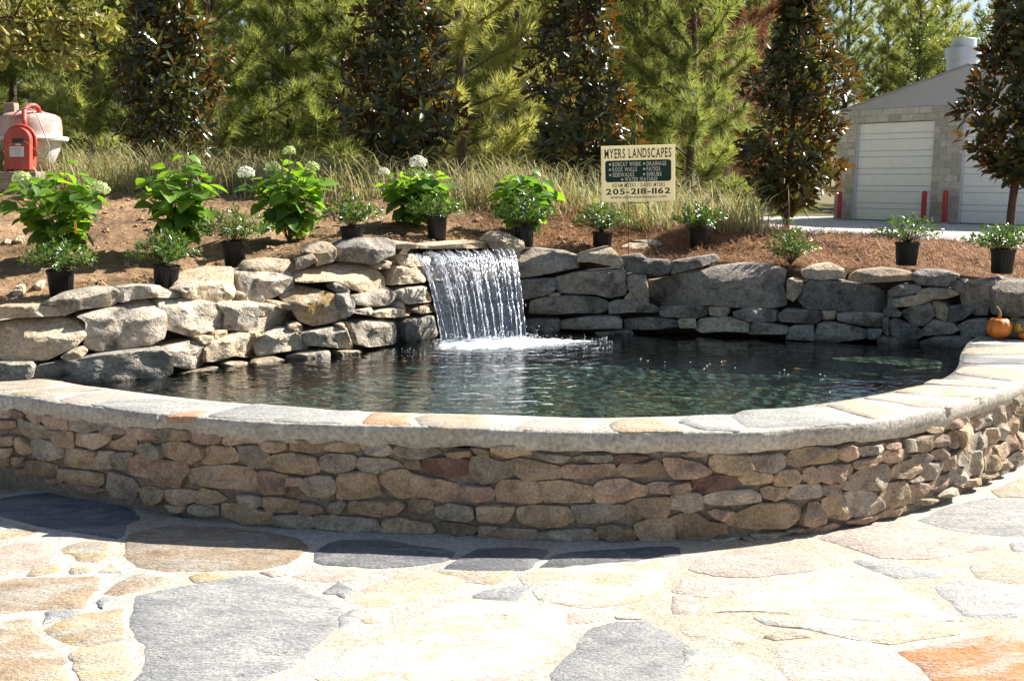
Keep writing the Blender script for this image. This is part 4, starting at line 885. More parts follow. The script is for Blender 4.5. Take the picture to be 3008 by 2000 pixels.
def boulder(name, px, C, N, T, mat, parent, rnd, top=.6, thick=.35, n=40, relief=1.0):
    """An angular rock: the outline seen in the photo, cut by a front face, a sloping top and side planes, with a rough skin."""
    Zv = Vector((0, 0, 1))
    E0 = Vector((0, 0, EYE))
    def hit(x, y, dn):
        d = ray(x, y)
        return d * ((C + N * dn - E0).dot(N) / d.dot(N)) + E0
    q0 = [hit(x, y, 0) for x, y in px]
    uv = [((h - C).dot(T), h.z - C.z) for h in q0]
    flip = area2(uv) < 0
    dense = keep(chaikin(px[::-1] if flip else px, 1, .09), n)
    n = len(dense)
    q0 = [hit(x, y, 0) for x, y in dense]
    uv = [((h - C).dot(T), h.z - C.z) for h in q0]
    us, vs = [a for a, b in uv], [b for a, b in uv]
    u0, u1, v0, v1 = min(us), max(us), min(vs), max(vs)
    w, h = u1 - u0, v1 - v0
    size = math.sqrt(w * h)
    s = rnd.random() * 90
    vt = v0 + h * (top + rnd.uniform(-.05, .05))
    kt = rnd.uniform(1.3, 2.0)
    tl = rnd.uniform(-.12, .12)
    pl = [(0, rnd.uniform(-.15, .15), rnd.uniform(-.1, .12)),
          (None, kt, vt), ('b', rnd.uniform(.3, .7), v0 + h * rnd.uniform(.05, .2)),
          ('l', rnd.uniform(.3, 1.0), u0 + min(w * .2, h * rnd.uniform(.1, .45))), ('r', rnd.uniform(.3, 1.0), u1 - min(w * .2, h * rnd.uniform(.1, .45)))]
    ex1 = (rnd.choice((-1, 1)) * rnd.uniform(.2, .7), rnd.uniform(-.5, .5), rnd.uniform(.02, .12))
    ex2 = (rnd.choice((-1, 1)) * rnd.uniform(.1, .5), rnd.uniform(-.6, .2), rnd.uniform(.04, .16))
    def depth(u, v):
        d = pl[0][1] * u + pl[0][2] * v
        d = min(d, (pl[1][2] + tl * u - v) * pl[1][1] + .02 * size)
        d = min(d, (v - pl[2][2]) * pl[2][1] + .02 * size, (u - pl[3][2]) * pl[3][1] + .02 * size, (pl[4][2] - u) * pl[4][1] + .02 * size)
        d = min(d, ex1[0] * u + ex1[1] * v + ex1[2] * size, ex2[0] * u + ex2[1] * v + ex2[2] * size)
        return max(d, -.22)
    def rough(u, v):
        a = fbm((u, v, s), 2.2 / size, 0, 2) * .07 * size + fbm((u, v, s + 4), 9.0, 0, 4) * .018
        return relief * a
    V, Fc = [], []
    bd = [depth(u, v) for u, v in uv]
    edge = []
    for (x, y), dd in zip(dense, bd):                # outline moved back along the sight line to the depth of the facets
        hh = hit(x, y, dd - .01 * size)
        edge.append(((hh - C).dot(T), hh.z - C.z, dd - .01 * size))
    rings = (1.0, .94, .86, .77, .66, .53, .38, .2)
    for u, v, dd in edge:
        V.append(T * u * .9 + Zv * v * .9 + N * (min(dd, 0) - thick))
    for sc in rings:
        for (u, v, dd) in edge:
            uu, vv = u * sc, v * sc
            k = 1.0 if sc < 1 else .35
            dn = (dd if sc == 1 else depth(uu, vv)) + k * rough(uu, vv)
            V.append(T * uu + Zv * vv + N * dn)
    m = len(rings) + 1
    for r in range(m - 1):
        for k in range(n):
            Fc.append((r * n + k, r * n + (k + 1) % n, (r + 1) * n + (k + 1) % n, (r + 1) * n + k))
    V.append(N * (depth(0, 0) + rough(0, 0)))
    for k in range(n):
        Fc.append(((m - 1) * n + k, (m - 1) * n + (k + 1) % n, len(V) - 1))
    Fc.append(tuple(range(n))[::-1])
    return place(name, new_mesh(name, V, Fc, True, 24), mat, parent, C)
rb = random.Random(5)
BM = dict(b='boulder', t='boulder_tan', g='boulder_grey', r='boulder_rust')
for t, k, top, s in BLD:
    px = tile(*t, [float(v) for v in s.split(',')])
    cx, cy = sum(p[0] for p in px) / len(px), sum(p[1] for p in px) / len(px)
    C = wall_hit(cx, cy)
    ha, hb = wall_hit(min(p[0] for p in px), cy), wall_hit(max(p[0] for p in px), cy)
    T = Vector((hb.x - ha.x, hb.y - ha.y, 0)).normalized()
    N = Vector((T.y, -T.x, 0))
    C = C + N * rb.uniform(0, .04)
    px = [(cx + (x - cx) + 4.0 * (x - cx) / max(30, math.hypot(x - cx, y - cy)), y + 4.0 * (y - cy) / max(30, math.hypot(x - cx, y - cy))) for x, y in px]
    hgt = (max(p[1] for p in px) - min(p[1] for p in px)) / 400
    mm = M[BM[k]]
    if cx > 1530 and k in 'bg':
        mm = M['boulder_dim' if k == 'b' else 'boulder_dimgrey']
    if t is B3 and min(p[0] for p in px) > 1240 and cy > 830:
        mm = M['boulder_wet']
    boulder('boulder', px, C, N, T, mm, boulder_wall, rb, top, max(.14, min(.42, hgt * 1.3)))
def boulder_ends():
    """More of the same boulders where the wall runs on beyond the picture."""
    for xa, xb in ((-5.6, -3.2), (3.5, 5.8)):
        z = 0.0
        while z < .8:
            h = rb.uniform(.17, .26)
            x = xa + rb.uniform(0, .2)
            while x < xb:
                w = min(rb.uniform(.3, .62), max(.2, xb - x + .1))
                if table(ZTOP, x + w / 2) > z + .05:
                    hh = min(h, table(ZTOP, x + w / 2) - z + .03)
                    yy = yw(x + w / 2) + batter(x) * (z - ZW) 
                    c = Vector((x + w / 2, yy, z + hh / 2))
                    px = []
                    for u, v in ((-1, -.6), (-.7, -1), (.6, -1), (1, -.7), (1, .5), (.7, 1), (-.1, .95), (-.7, 1), (-1, .5)):
                        q = c + Vector((u * w / 2 * .98 + rb.uniform(-.02, .02), 0, v * hh / 2 * .98 + rb.uniform(-.012, .012)))
                        q.y = yy + (yw(q.x) - yw(c.x))
                        px.append(pix(q))
                    ha, hb = Vector((x, yw(x), 0)), Vector((x + w, yw(x + w), 0))
                    T = (hb - ha).normalized()
                    N = Vector((T.y, -T.x, 0))
                    boulder('boulder', px, c, N, T, M[rb.choice(['boulder', 'boulder_tan', 'boulder_dim'])], boulder_wall, rb, rb.uniform(.6, .85), .24)
                x += w
            z += h
boulder_ends()
# spillway lip
for fl in ('975,210,1220,205,1235,262,980,268', '1242,225,1560,215,1990,190,2030,215,2040,258,1430,268,1242,264'):
    px = tile(*B3, [float(v) for v in fl.split(',')])
    cx, cy = sum(p[0] for p in px) / len(px), sum(p[1] for p in px) / len(px)
    C = wall_hit(cx, cy)
    N, T = wall_normal(-.3)
    boulder('spillway_slab', px, C + N * .10, N, T, M['boulder_tan'], boulder_wall, rb, .9, .42, 26, .3)
# dark earth packed behind the stones
def earth_fill():
    cols = []
    xs = [-6 + .15 * i for i in range(78)]
    for k, z in enumerate((-.05, .2, .45, .7, .85, 1.0)):
        c = []
        for x in xs:
            zt = table(ZTOP, x) - .02
            zz = min(z, zt) if k < 5 else zt
            c.append(Vector((x, yw(x) + batter(x) * (zz - ZW) + .27 + .03 * fbm((x, zz, 2), 5), zz)))
        cols.append(c)
    cols.append([Vector((x, y0(x) + .03, table(ZTOP, x) - .015)) for x in xs])
    return ribbon('earth_fill', cols, plain('packed_earth', (.07, .05, .035), .95, .1, noise_amt=.4, nscale=12, bump=.6), boulder_wall)
earth_fill()

# ------------------------------------------------------------------ water
def water_mat():
    m, nt = newmat('pond_water')
    geo = nd(nt, 'ShaderNodeNewGeometry')
    pos = geo.outputs['Position']
    v1 = nd(nt, 'ShaderNodeVectorMath', {0: pos, 1: (1.0, 1.5, 1)}, operation='MULTIPLY').outputs[0]
    n1 = noise_(nt, v1, 4.5, 4, .55, .8)
    n2 = noise_(nt, v1, 11.0, 2, .5, .3)
    land = onz(1420, 1008, ZW)
    off = nd(nt, 'ShaderNodeVectorMath', {0: pos, 1: (land.x, land.y + .15, 0)}, operation='SUBTRACT').outputs[0]
    wv = nd(nt, 'ShaderNodeTexWave', {'Vector': off, 'Scale': 2.6, 'Distortion': 3.0, 'Detail': 2.0, 'Detail Scale': 1.6}, wave_type='RINGS', rings_direction='Z').outputs['Fac']
    dist = nd(nt, 'ShaderNodeVectorMath', {0: off}, operation='LENGTH').outputs['Value']
    fall = ramp(nt, math_(nt, 'MULTIPLY', dist, .35), [(0.0, (1, 1, 1)), (.35, (.45, .45, .45)), (1.0, (.42, .42, .42))])
    h = math_(nt, 'ADD', math_(nt, 'MULTIPLY', n1, 1.3), math_(nt, 'MULTIPLY', n2, .55))
    h = math_(nt, 'ADD', h, math_(nt, 'MULTIPLY', wv, .12))
    h = math_(nt, 'MULTIPLY', h, fall)
    bp = nd(nt, 'ShaderNodeBump', {'Height': h, 'Strength': 1.0, 'Distance': .017})
    fr = nd(nt, 'ShaderNodeFresnel', {'IOR': 1.34, 'Normal': bp.outputs[0]})
    gl = nd(nt, 'ShaderNodeBsdfGlossy', {'Color': (1, 1, 1, 1), 'Roughness': .015, 'Normal': bp.outputs[0]})
    tr = nd(nt, 'ShaderNodeBsdfTransparent', {'Color': (.58, .74, .70, 1)})
    mx = nd(nt, 'ShaderNodeMixShader', {0: math_(nt, 'ADD', math_(nt, 'MULTIPLY', fr.outputs[0], 1.4), .02, True), 1: tr.outputs[0], 2: gl.outputs[0]})
    out(nt, mx.outputs[0])
    return m
back = [Vector((x, yw(x) + .22, 0)) for x in [3.6 - .15 * i for i in range(46)]]
edge = offset_curve(INND, .02)
loop = [p for p in edge if p.y < yw(p.x) + .2] + [p for p in back if -3.2 < p.x < 3.2]
wv_ = [Vector((p.x, p.y, ZW)) for p in loop]
pond = solid('pond_water', wv_, [tuple(range(len(wv_)))], water_mat(), origin=(0, 6.4, ZW))
tag(pond, 'dark rippled green water in the raised pond', kind='structure')
pf = [Vector((p.x, p.y, .20)) for p in loop]
tag(solid('pond_floor', pf, [tuple(range(len(pf)))], M['liner'], origin=(0, 6.4, .20)), 'dark liner of the pond seen through the water', kind='structure')
M['ledge'] = stone_mat('submerged_sandstone', [(.36, .32, .22), (.48, .42, .30)], 4, .3, (.2, .18, .12), .6)
# pale ledge just under the surface at the right
px = tile(*B6, [60, 662, 220, 655, 400, 650, 600, 662, 770, 682, 765, 696, 560, 712, 300, 690])
slab('submerged_ledge', [onz(x, y, .378)[:2] for x, y in px], .25, .378, M['ledge'], boulder_wall, rf)
px = tile(*B6, [520, 742, 640, 712, 770, 700, 770, 722, 640, 735])
slab('submerged_ledge', [onz(x, y, .36)[:2] for x, y in px], .2, .36, M['ledge'], boulder_wall, rf)

# ------------------------------------------------------------------ waterfall
def fall_mats():
    m, nt = newmat('falling_water_sheet')
    tc = nd(nt, 'ShaderNodeTexCoord')
    st = nd(nt, 'ShaderNodeVectorMath', {0: tc.outputs['UV'], 1: (26, 1.6, 1)}, operation='MULTIPLY').outputs[0]
    n1 = noise_(nt, st, 1.0, 5, .6, .3)
    st2 = nd(nt, 'ShaderNodeVectorMath', {0: tc.outputs['UV'], 1: (70, 5, 1)}, operation='MULTIPLY').outputs[0]
    n2 = noise_(nt, st2, 1.0, 4, .7)
    bp = nd(nt, 'ShaderNodeBump', {'Height': math_(nt, 'ADD', n1, math_(nt, 'MULTIPLY', n2, .3)), 'Strength': .6, 'Distance': .02})
    gl = nd(nt, 'ShaderNodeBsdfGlossy', {'Color': (1, 1, 1, 1), 'Roughness': .22, 'Normal': bp.outputs[0]})
    tr = nd(nt, 'ShaderNodeBsdfTransparent', {'Color': (.93, .95, .99, 1)})
    df = nd(nt, 'ShaderNodeBsdfTranslucent', {'Color': (.95, .97, 1, 1)})
    d2 = nd(nt, 'ShaderNodeBsdfDiffuse', {'Color': (.9, .93, .97, 1)})
    wh = nd(nt, 'ShaderNodeMixShader', {0: .3, 1: df.outputs[0], 2: d2.outputs[0]})
    a = nd(nt, 'ShaderNodeMixShader', {0: .12, 1: tr.outputs[0], 2: gl.outputs[0]})
    mask = ramp(nt, n1, [(.56, (0, 0, 0)), (.70, (.5, .5, .5))])
    mask = math_(nt, 'MULTIPLY', mask, ramp(nt, n2, [(.40, (.2, .2, .2)), (.6, (1, 1, 1))]))
    uvs = nd(nt, 'ShaderNodeSeparateXYZ', {0: tc.outputs['UV']})
    glint = math_(nt, 'MULTIPLY', ramp(nt, uvs.outputs[1], [(.08, (.1, .1, .1)), (.3, (1, 1, 1)), (.5, (.7, .7, .7)), (.75, (.12, .12, .12))]), ramp(nt, uvs.outputs[0], [(.05, (.3, .3, .3)), (.35, (1, 1, 1)), (.6, (.9, .9, .9)), (.95, (.25, .25, .25))]))  # extra white painted in the upper middle for the sun's highlights
    m2_ = math_(nt, 'MULTIPLY', ramp(nt, n1, [(.44, (0, 0, 0)), (.58, (1, 1, 1))]), ramp(nt, n2, [(.40, (0, 0, 0)), (.52, (1, 1, 1))]))
    mask = math_(nt, 'ADD', math_(nt, 'MULTIPLY', mask, .4), math_(nt, 'MULTIPLY', math_(nt, 'MULTIPLY', glint, m2_), .45), True)
    b = nd(nt, 'ShaderNodeMixShader', {0: mask, 1: a.outputs[0], 2: wh.outputs[0]})
    out(nt, b.outputs[0])
    m2, nt = newmat('falling_water_drops')
    df = nd(nt, 'ShaderNodeBsdfTranslucent', {'Color': (.93, .95, 1, 1)})
    d2 = nd(nt, 'ShaderNodeBsdfDiffuse', {'Color': (.97, .98, 1, 1)})
    gl = nd(nt, 'ShaderNodeBsdfGlossy', {'Color': (1, 1, 1, 1), 'Roughness': .25})
    x = nd(nt, 'ShaderNodeMixShader', {0: .85, 1: df.outputs[0], 2: d2.outputs[0]})
    y = nd(nt, 'ShaderNodeMixShader', {0: .55, 1: x.outputs[0], 2: gl.outputs[0]})
    tr = nd(nt, 'ShaderNodeBsdfTransparent', {'Color': (.97, .98, 1, 1)})
    z = nd(nt, 'ShaderNodeMixShader', {0: .4, 1: y.outputs[0], 2: tr.outputs[0]})
    out(nt, z.outputs[0])
    m3, nt = newmat('water_foam')
    geo = nd(nt, 'ShaderNodeNewGeometry')
    n1 = noise_(nt, geo.outputs['Position'], 22, 4, .7)
    d2 = nd(nt, 'ShaderNodeBsdfDiffuse', {'Color': (.86, .9, .92, 1)})
    df = nd(nt, 'ShaderNodeBsdfTranslucent', {'Color': (.9, .95, 1, 1)})
    x = nd(nt, 'ShaderNodeMixShader', {0: .35, 1: d2.outputs[0], 2: df.outputs[0]})
    tr = nd(nt, 'ShaderNodeBsdfTransparent', {'Color': (1, 1, 1, 1)})
    tc = nd(nt, 'ShaderNodeTexCoord')
    sep = nd(nt, 'ShaderNodeSeparateXYZ', {0: tc.outputs['UV']})
    al = ramp(nt, math_(nt, 'ADD', sep.outputs[0], math_(nt, 'MULTIPLY', math_(nt, 'SUBTRACT', n1, .5), 1.1)), [(.32, (0, 0, 0)), (.5, (1, 1, 1))])
    y = nd(nt, 'ShaderNodeMixShader', {0: al, 1: tr.outputs[0], 2: x.outputs[0]})
    out(nt, y.outputs[0])
    return m, m2, m3
M['sheet'], M['drops'], M['foam'] = fall_mats()
LIPL = wall_hit(1185, 738) + wall_normal(-.5)[0] * .10
LIPR = wall_hit(1492, 736) + wall_normal(-.1)[0] * .10
LIPR.z = LIPL.z = (LIPL.z + LIPR.z) / 2
LNDL, LNDR = onz(1302, 1012, ZW), onz(1546, 1000, ZW)
waterfall = thing('waterfall', 'clear sheet of water falling off the stone lip into the pond', None, (LIPL + LIPR) / 2, kind='structure')
def fallpt(s, t):
    a, b = LIPL.lerp(LIPR, s), LNDL.lerp(LNDR, s)
    return Vector((lerp(a.x, b.x, t), lerp(a.y, b.y, t), a.z - (a.z - ZW) * t * t))
def build_fall():
    rw = random.Random(3)
    ns, ntt = 170, 36
    V, Fc, UV = [], [], []
    N = wall_normal(-.3)[0]
    for i in range(ns + 1):
        for j in range(ntt + 1):
            s, t = i / ns, j / ntt
            k_ = min(1, .25 + t * 2.2)
            p = fallpt(s, t) + N * (.014 * fbm((s * 7, t * .8, 0), 1, 1, 2) + .0065 * fbm((s * 24 + .6 * math.sin(t * 3), t * 1.1, 3), 1, 2, 2)) * k_
            V.append(p); UV.append((s, t))
    for i in range(ns):
        for j in range(ntt):
            a = i * (ntt + 1) + j
            Fc.append((a, a + 1, a + ntt + 2, a + ntt + 1))
    c = WL[waterfall.name]
    me = new_mesh('water_sheet', [v - c for v in V], Fc, True)
    uvl = me.uv_layers.new(name='UVMap')
    for l in me.loops:
        uvl.data[l.index].uv = UV[l.vertex_index]
    place('water_sheet', me, M['sheet'], waterfall, c)
    # strands: ropes of water with beads along them
    oct_ = [Vector(v) for v in ((1, 0, 0), (-1, 0, 0), (0, 1, 0), (0, -1, 0), (0, 0, 1.0), (0, 0, -1.0))]
    of = [(0, 2, 4), (2, 1, 4), (1, 3, 4), (3, 0, 4), (2, 0, 5), (1, 2, 5), (3, 1, 5), (0, 3, 5)]
    strands = [(.00, .9), (.035, .5), (.15, .4), (.185, 1.0), (.22, .5), (.30, .9), (.335, 1.2), (.37, .7), (.45, .5), (.50, 1.1), (.535, .6), (.62, .9), (.70, .45), (.735, .9), (.83, .6), (.88, 1.0), (.95, 1.1), (.99, .8)]
    def streak(V, Fc, p, d, ln, wd):
        a = d.orthogonal().normalized(); b = d.cross(a)
        base = len(V)
        V += [p + a * v.x * wd + b * v.y * wd + d * v.z * ln for v in oct_]
        Fc += [tuple(i + base for i in f) for f in of]
    for k, (s, dens) in enumerate(strands):
        V, Fc = [], []
        bright = math.exp(-((s - .42) / .3) ** 2)            # the sunlit burst in the upper middle, shaped as more and wider white streaks
        ph, am = rw.uniform(0, 6), rw.uniform(.006, .02)
        path = lambda t: s + am * math.sin(t * 3.1 + ph) * t
        for q in range(int(80 * dens * (.6 + .8 * bright))):
            t = min(1, max(.03, rw.betavariate(1.6, 2.0) if rw.random() < .55 else rw.random()))
            wid = .003 + .016 * math.exp(-((t - .38) / .2) ** 2) * (.4 + bright)
            ss = path(t) + rw.gauss(0, wid)
            p = fallpt(ss, t) + N * rw.gauss(.008, .006)
            d = (fallpt(ss, min(t + .02, 1.02)) - fallpt(ss, max(t - .02, 0))).normalized()
            streak(V, Fc, p, d, rw.uniform(.008, .05) * (1.0 if rw.random() < .7 else 1.8), rw.uniform(.0015, .0062))
        n_ = 22
        rad = [max(.0006, (.0008 + .0042 * dens * (.4 + .6 * math.exp(-((j / n_ - .3) / .28) ** 2))) * rw.uniform(.35, 1.2) * (1.15 - .7 * j / n_)) for j in range(n_ + 1)]
        tv, tf = tube_vf([fallpt(path(j / n_), j / n_) + N * .004 for j in range(n_ + 1)], rad, 5)
        V, Fc = join_vf([(V, Fc), (tv, tf)])
        tag(solid('water_strand', V, Fc, M['drops'], waterfall, True), kind='stuff')
    # loose drops over the whole sheet and splash at the foot
    V, Fc = [], []
    def drop(p, r, stretch=1.0):
        base = len(V)
        V.extend([p + Vector((v.x * r, v.y * r, v.z * r * stretch)) for v in oct_])
        Fc.extend([tuple(i + base for i in f) for f in of])
    for q in range(420):                                     # the burst where the sheet first tears; white streaks stand for its sun glints
        s, t = rw.betavariate(2.2, 2.4), .12 + .5 * rw.betavariate(2, 2.6)
        if fbm((s * 9, t * 1.2, 5), 1.0, 3, 2) < -.05:
            continue
        p = fallpt(s, t) + N * rw.gauss(.012, .012)
        d = (fallpt(s, t + .02) - fallpt(s, t - .02)).normalized()
        streak(V, Fc, p, d, rw.uniform(.008, .035), rw.uniform(.002, .006))
    for q in range(330):
        s, t = rw.random(), rw.random() ** .6
        drop(fallpt(s, t) + N * rw.gauss(.01, .02), rw.uniform(.0012, .003), rw.uniform(1.5, 5))
    for q in range(700):
        s = rw.uniform(-.1, 1.15)
        b = LNDL.lerp(LNDR, s)
        drop(b + Vector((rw.gauss(0, .04), rw.gauss(-.02, .07), abs(rw.gauss(0, .035)))), rw.uniform(.002, .005))
    for q in range(160):
        b = onz(rw.uniform(1560, 1800), rw.uniform(992, 1030), ZW)
        drop(b + Vector((0, 0, abs(rw.gauss(0, .01)))), rw.uniform(.002, .006))
    for q in range(34):
        b = onz(rw.uniform(1120, 1290), rw.uniform(1024, 1056), ZW)
        drop(b + Vector((0, 0, .001)), rw.uniform(.0015, .004))
    tag(solid('water_drops', V, Fc, M['drops'], waterfall, True), kind='stuff')
    # foam
    V, Fc, UV = [], [], []
    nx, ny = 90, 26
    for i in range(nx + 1):
        for j in range(ny + 1):
            u, v = i / nx, j / ny
            px = lerp(1262, 1790, u)
            pc = lerp(1018, 1004, u)
            hw = 24 * math.sin(math.pi * min(1, u * 1.08) ** .75) ** .6 * (1 if u < .5 else lerp(1, .35, (u - .5) * 2)) + 2 if u < .97 else 2
            b = onz(px, pc + (v - .5) * 2 * hw, ZW)
            e = 1 - abs(v - .5) * 2
            eu = min(1, min(u, 1 - u) * 7)
            hgt = max(0, .028 * (e * eu) ** .6 * (.6 + .9 * fbm((b.x, b.y, 0), 11, 3, 3)) * (1 if u < .55 else lerp(1, .25, (u - .55) / .45)))
            V.append(b + Vector((0, 0, .003 + hgt)))
            UV.append((min(e, eu) * (1 if u < .6 else lerp(1, .45, (u - .6) / .4)), v))
    for i in range(nx):
        for j in range(ny):
            a = i * (ny + 1) + j
            Fc.append((a, a + 1, a + ny + 2, a + ny + 1))
    me = new_mesh('foam', [v - c for v in V], Fc, True)
    uvl = me.uv_layers.new(name='UVMap')
    for l in me.loops:
        uvl.data[l.index].uv = UV[l.vertex_index]
    place('foam', me, M['foam'], waterfall, c)
build_fall()

# ================================================================== planting
M['bark'] = stone_mat('bark', [(.07, .05, .038), (.12, .09, .065), (.095, .07, .05)], 10, .4, (.05, .04, .03), .9, .95, .2, coord=(3, 3, .6))
M['twig'] = plain('twig', (.17, .12, .07), .8, .2, noise_amt=.3)
M['greenstem'] = plain('green_stem', (.12, .16, .05), .7, .3, noise_amt=.3)
M['needles'] = leaf_mat('pine_needles', [(.11, .145, .05), (.20, .235, .08), (.30, .315, .12), (.38, .35, .16)], .5, (1.6, 1.55, .8), .5, .35, by='tree')
M['needles_brown'] = leaf_mat('dead_pine_needles', [(.16, .06, .04), (.24, .10, .06)], .3, (1.3, 1.1, .8), .6, .2)
M['oakleaf'] = leaf_mat('oak_leaves', [(.16, .19, .05), (.26, .26, .08), (.38, .32, .10)], .35, (1.4, 1.4, .7), .4, .5)
M['broadleaf'] = leaf_mat('far_broad_leaves', [(.08, .12, .03), (.14, .18, .04), (.22, .22, .06)], .4, (1.5, 1.5, .7), .45, .4, by='tree')
M['magnolia'] = leaf_mat('magnolia_leaves', [(.028, .046, .017), (.046, .068, .022), (.075, .088, .026), (.12, .11, .03)], .2, (2.6, 2.0, .6), .30, .45, back=(.085, .054, .023), by='both', coat=.12)
M['hydrangea'] = leaf_mat('hydrangea_leaves', [(.07, .15, .035), (.13, .23, .04), (.20, .32, .045)], .45, (1.8, 1.9, .4), .36, .55, by='object')
M['shrub'] = leaf_mat('shrub_leaves', [(.04, .085, .02), (.075, .14, .03), (.13, .20, .04)], .32, (1.6, 1.7, .5), .28, .6)
M['drygrass'] = leaf_mat('dry_grass', [(.22, .155, .085), (.40, .32, .18), (.50, .43, .27), (.34, .31, .14), (.30, .33, .13), (.20, .27, .08), (.54, .50, .35)], .35, (1.3, 1.25, .9), .6, .3)
M['straw'] = leaf_mat('pine_straw', [(.16, .075, .035), (.31, .155, .07), (.43, .25, .125)], .15, (1.2, 1.1, .9), .6, .3)
M['petal_white'] = leaf_mat('white_petals', [(.70, .70, .58), (.78, .78, .70)], .35, (1.05, 1.05, .95), .6, .2)
M['petal_green'] = leaf_mat('pale_green_petals', [(.42, .52, .22), (.60, .66, .36)], .35, (1.2, 1.2, .8), .6, .2)
M['pot'] = plain('black_pot_plastic', (.006, .006, .006), .5, .3, noise_amt=.3, nscale=20)
M['potsoil'] = plain('potting_soil', (.05, .035, .025), .95, .1, noise_amt=.5, nscale=60, bump=.8)

def tri_leaf(V, Fc, p, d, up, L, W, fold=.15, droop=.0):
    """A pointed leaf of eight triangles from p along d; up is its upper side."""
    s = d.cross(up)
    s = s.normalized() if s.length > 1e-6 else d.orthogonal().normalized()
    u = s.cross(d).normalized()
    b = len(V)
    m1, m2 = p + d * L * .35 - u * fold * W, p + d * L * .72 - u * (fold * W + droop * L * .3)
    V += [p, m1 + s * W * .46 + u * fold * W * 2, m1, m1 - s * W * .46 + u * fold * W * 2,
          m2 + s * W * .40 + u * fold * W * 1.6, m2, m2 - s * W * .40 + u * fold * W * 1.6, p + d * L - u * droop * L * .6]
    Fc += [(b, b + 1, b + 2), (b, b + 2, b + 3), (b + 1, b + 4, b + 5, b + 2), (b + 2, b + 5, b + 6, b + 3), (b + 4, b + 7, b + 5), (b + 5, b + 7, b + 6)]

# ------------------------------------------------------------------ magnolias
def rosette_meshes():
    out_ = []
    for k in range(8):
        r = random.Random(40 + k)
        V, Fc = [], []
        n = r.randint(7, 9)
        for i in range(n):
            a = 2.4 * i + r.uniform(-.3, .3)
            th = R(lerp(22, 88, i / (n - 1)) + r.uniform(-10, 10))
            d = Vector((math.sin(th) * math.cos(a), math.sin(th) * math.sin(a), math.cos(th)))
            up = Vector((-math.cos(th) * math.cos(a), -math.cos(th) * math.sin(a), math.sin(th))) + Vector((r.uniform(-.3, .3), r.uniform(-.3, .3), 0))
            p = Vector((0, 0, .05 - .06 * i / n)) + d * .012
            tri_leaf(V, Fc, p, d, up, r.uniform(.10, .155), r.uniform(.046, .062), .12, r.uniform(-.1, .3))
        tv, tf = tube_vf([Vector((0, 0, -.10)), Vector((0, 0, .04))], [.004, .003], 4)
        out_.append((V, Fc, (tv, tf)))
    return out_
ROS = rosette_meshes()
ROSM = []
for V, Fc, tw in ROS:
    vv, ff = join_vf([(V, Fc), tw])
    ROSM.append(new_mesh('leaf_cluster', vv, ff, True))
def magnolia(px, Y, base_py, hw_px, ztop, label, seed, lean=0.0, low=.28):
    r = random.Random(seed)
    b = ony(px, base_py, Y)
    b.z = min(b.z, tz(b.x, b.y)) if tz(b.x, b.y) > 0 else b.z
    t = thing('magnolia_tree', label, 'tree', b, 'young magnolias along the top of the bank')
    H = ztop - b.z
    Rm = hw_px * Y / F
    def axis(h):
        return b + Vector((lean * h + .03 * math.sin(h * 5 + seed), .03 * math.cos(h * 4), h * H))
    solid('trunk', *tube_vf([axis(i / 10) - Vector((0, 0, .08 if i == 0 else 0)) for i in range(11)], [.045 * (1 - .085 * i) for i in range(11)], 9), M['bark'], t, True)
    prof = [(0, .28), (.05, .65), (.13, 1.0), (.26, .98), (.42, .78), (.58, .56), (.72, .38), (.88, .22), (1, .05)]
    VV, FF, BV = [], [], []
    parts = 0
    for k in range(500):
        h = low * .35 + (1 - low * .35) * (r.random() ** 1.12)
        hh = (h - low * .35) / (1 - low * .35)
        ang = r.uniform(0, 2 * math.pi)
        rad = Rm * table(prof, hh) * (.80 + .62 * noise.noise(Vector((math.cos(ang) * 1.3 + seed, math.sin(ang) * 1.3, h * 5)))) * (1.12 if r.random() < .12 else 1.0)
        f = math.sqrt(r.uniform(.10, 1.0))
        a0 = axis(max(0, h - .07 * f))
        p = axis(h) + Vector((math.cos(ang), math.sin(ang), 0)) * rad * f
        p.z += r.uniform(-.05, .05)
        d = Vector((math.cos(ang), math.sin(ang), r.uniform(.1, 1.1))).normalized()
        q = d.to_track_quat('Z', 'Y') @ Quaternion((0, 0, 1), r.uniform(0, 6.28))
        if k % 4 == 0:
            BV.append(tube_vf([a0, a0.lerp(p, .6) - Vector((0, 0, .03)), p], [.010, .007, .004], 4))
        if f > .62 and parts < 250 and r.random() < .85:
            parts += 1
            o = place('leaf_cluster', ROSM[r.randrange(8)], M['magnolia'], t, p, q.to_euler(), r.uniform(.85, 1.2))
        else:
            V, Fc, tw = ROS[r.randrange(8)]
            s, base = r.uniform(.85, 1.15), len(VV)
            VV += [p + q @ (v * s) for v in V]
            FF += [tuple(i + base for i in fc) for fc in Fc]
    tag(solid('inner_foliage', VV, FF, M['magnolia'], t, True), kind='stuff')
    solid('branches', *join_vf(BV), M['bark'], t, True)
    return t
magnolia(512, 12.0, 520, 158, 4.55, 'magnolia with brown leaf backs behind the second hydrangea, leftmost of five', 1, .03)
magnolia(1185, 11.2, 560, 178, 4.55, 'widest magnolia, dark and dense, behind the gap left of the waterfall lip', 2, -.02)
magnolia(1712, 11.6, 605, 170, 4.75, 'dark magnolia directly behind the cream yard sign', 3, .02)
magnolia(2318, 12.0, 668, 168, 4.45, 'magnolia standing just left of the garage door', 4, .01, .42)
magnolia(2972, 10.6, 738, 165, 4.6, 'magnolia covering the second garage door, rightmost of five', 5, .02, .55)

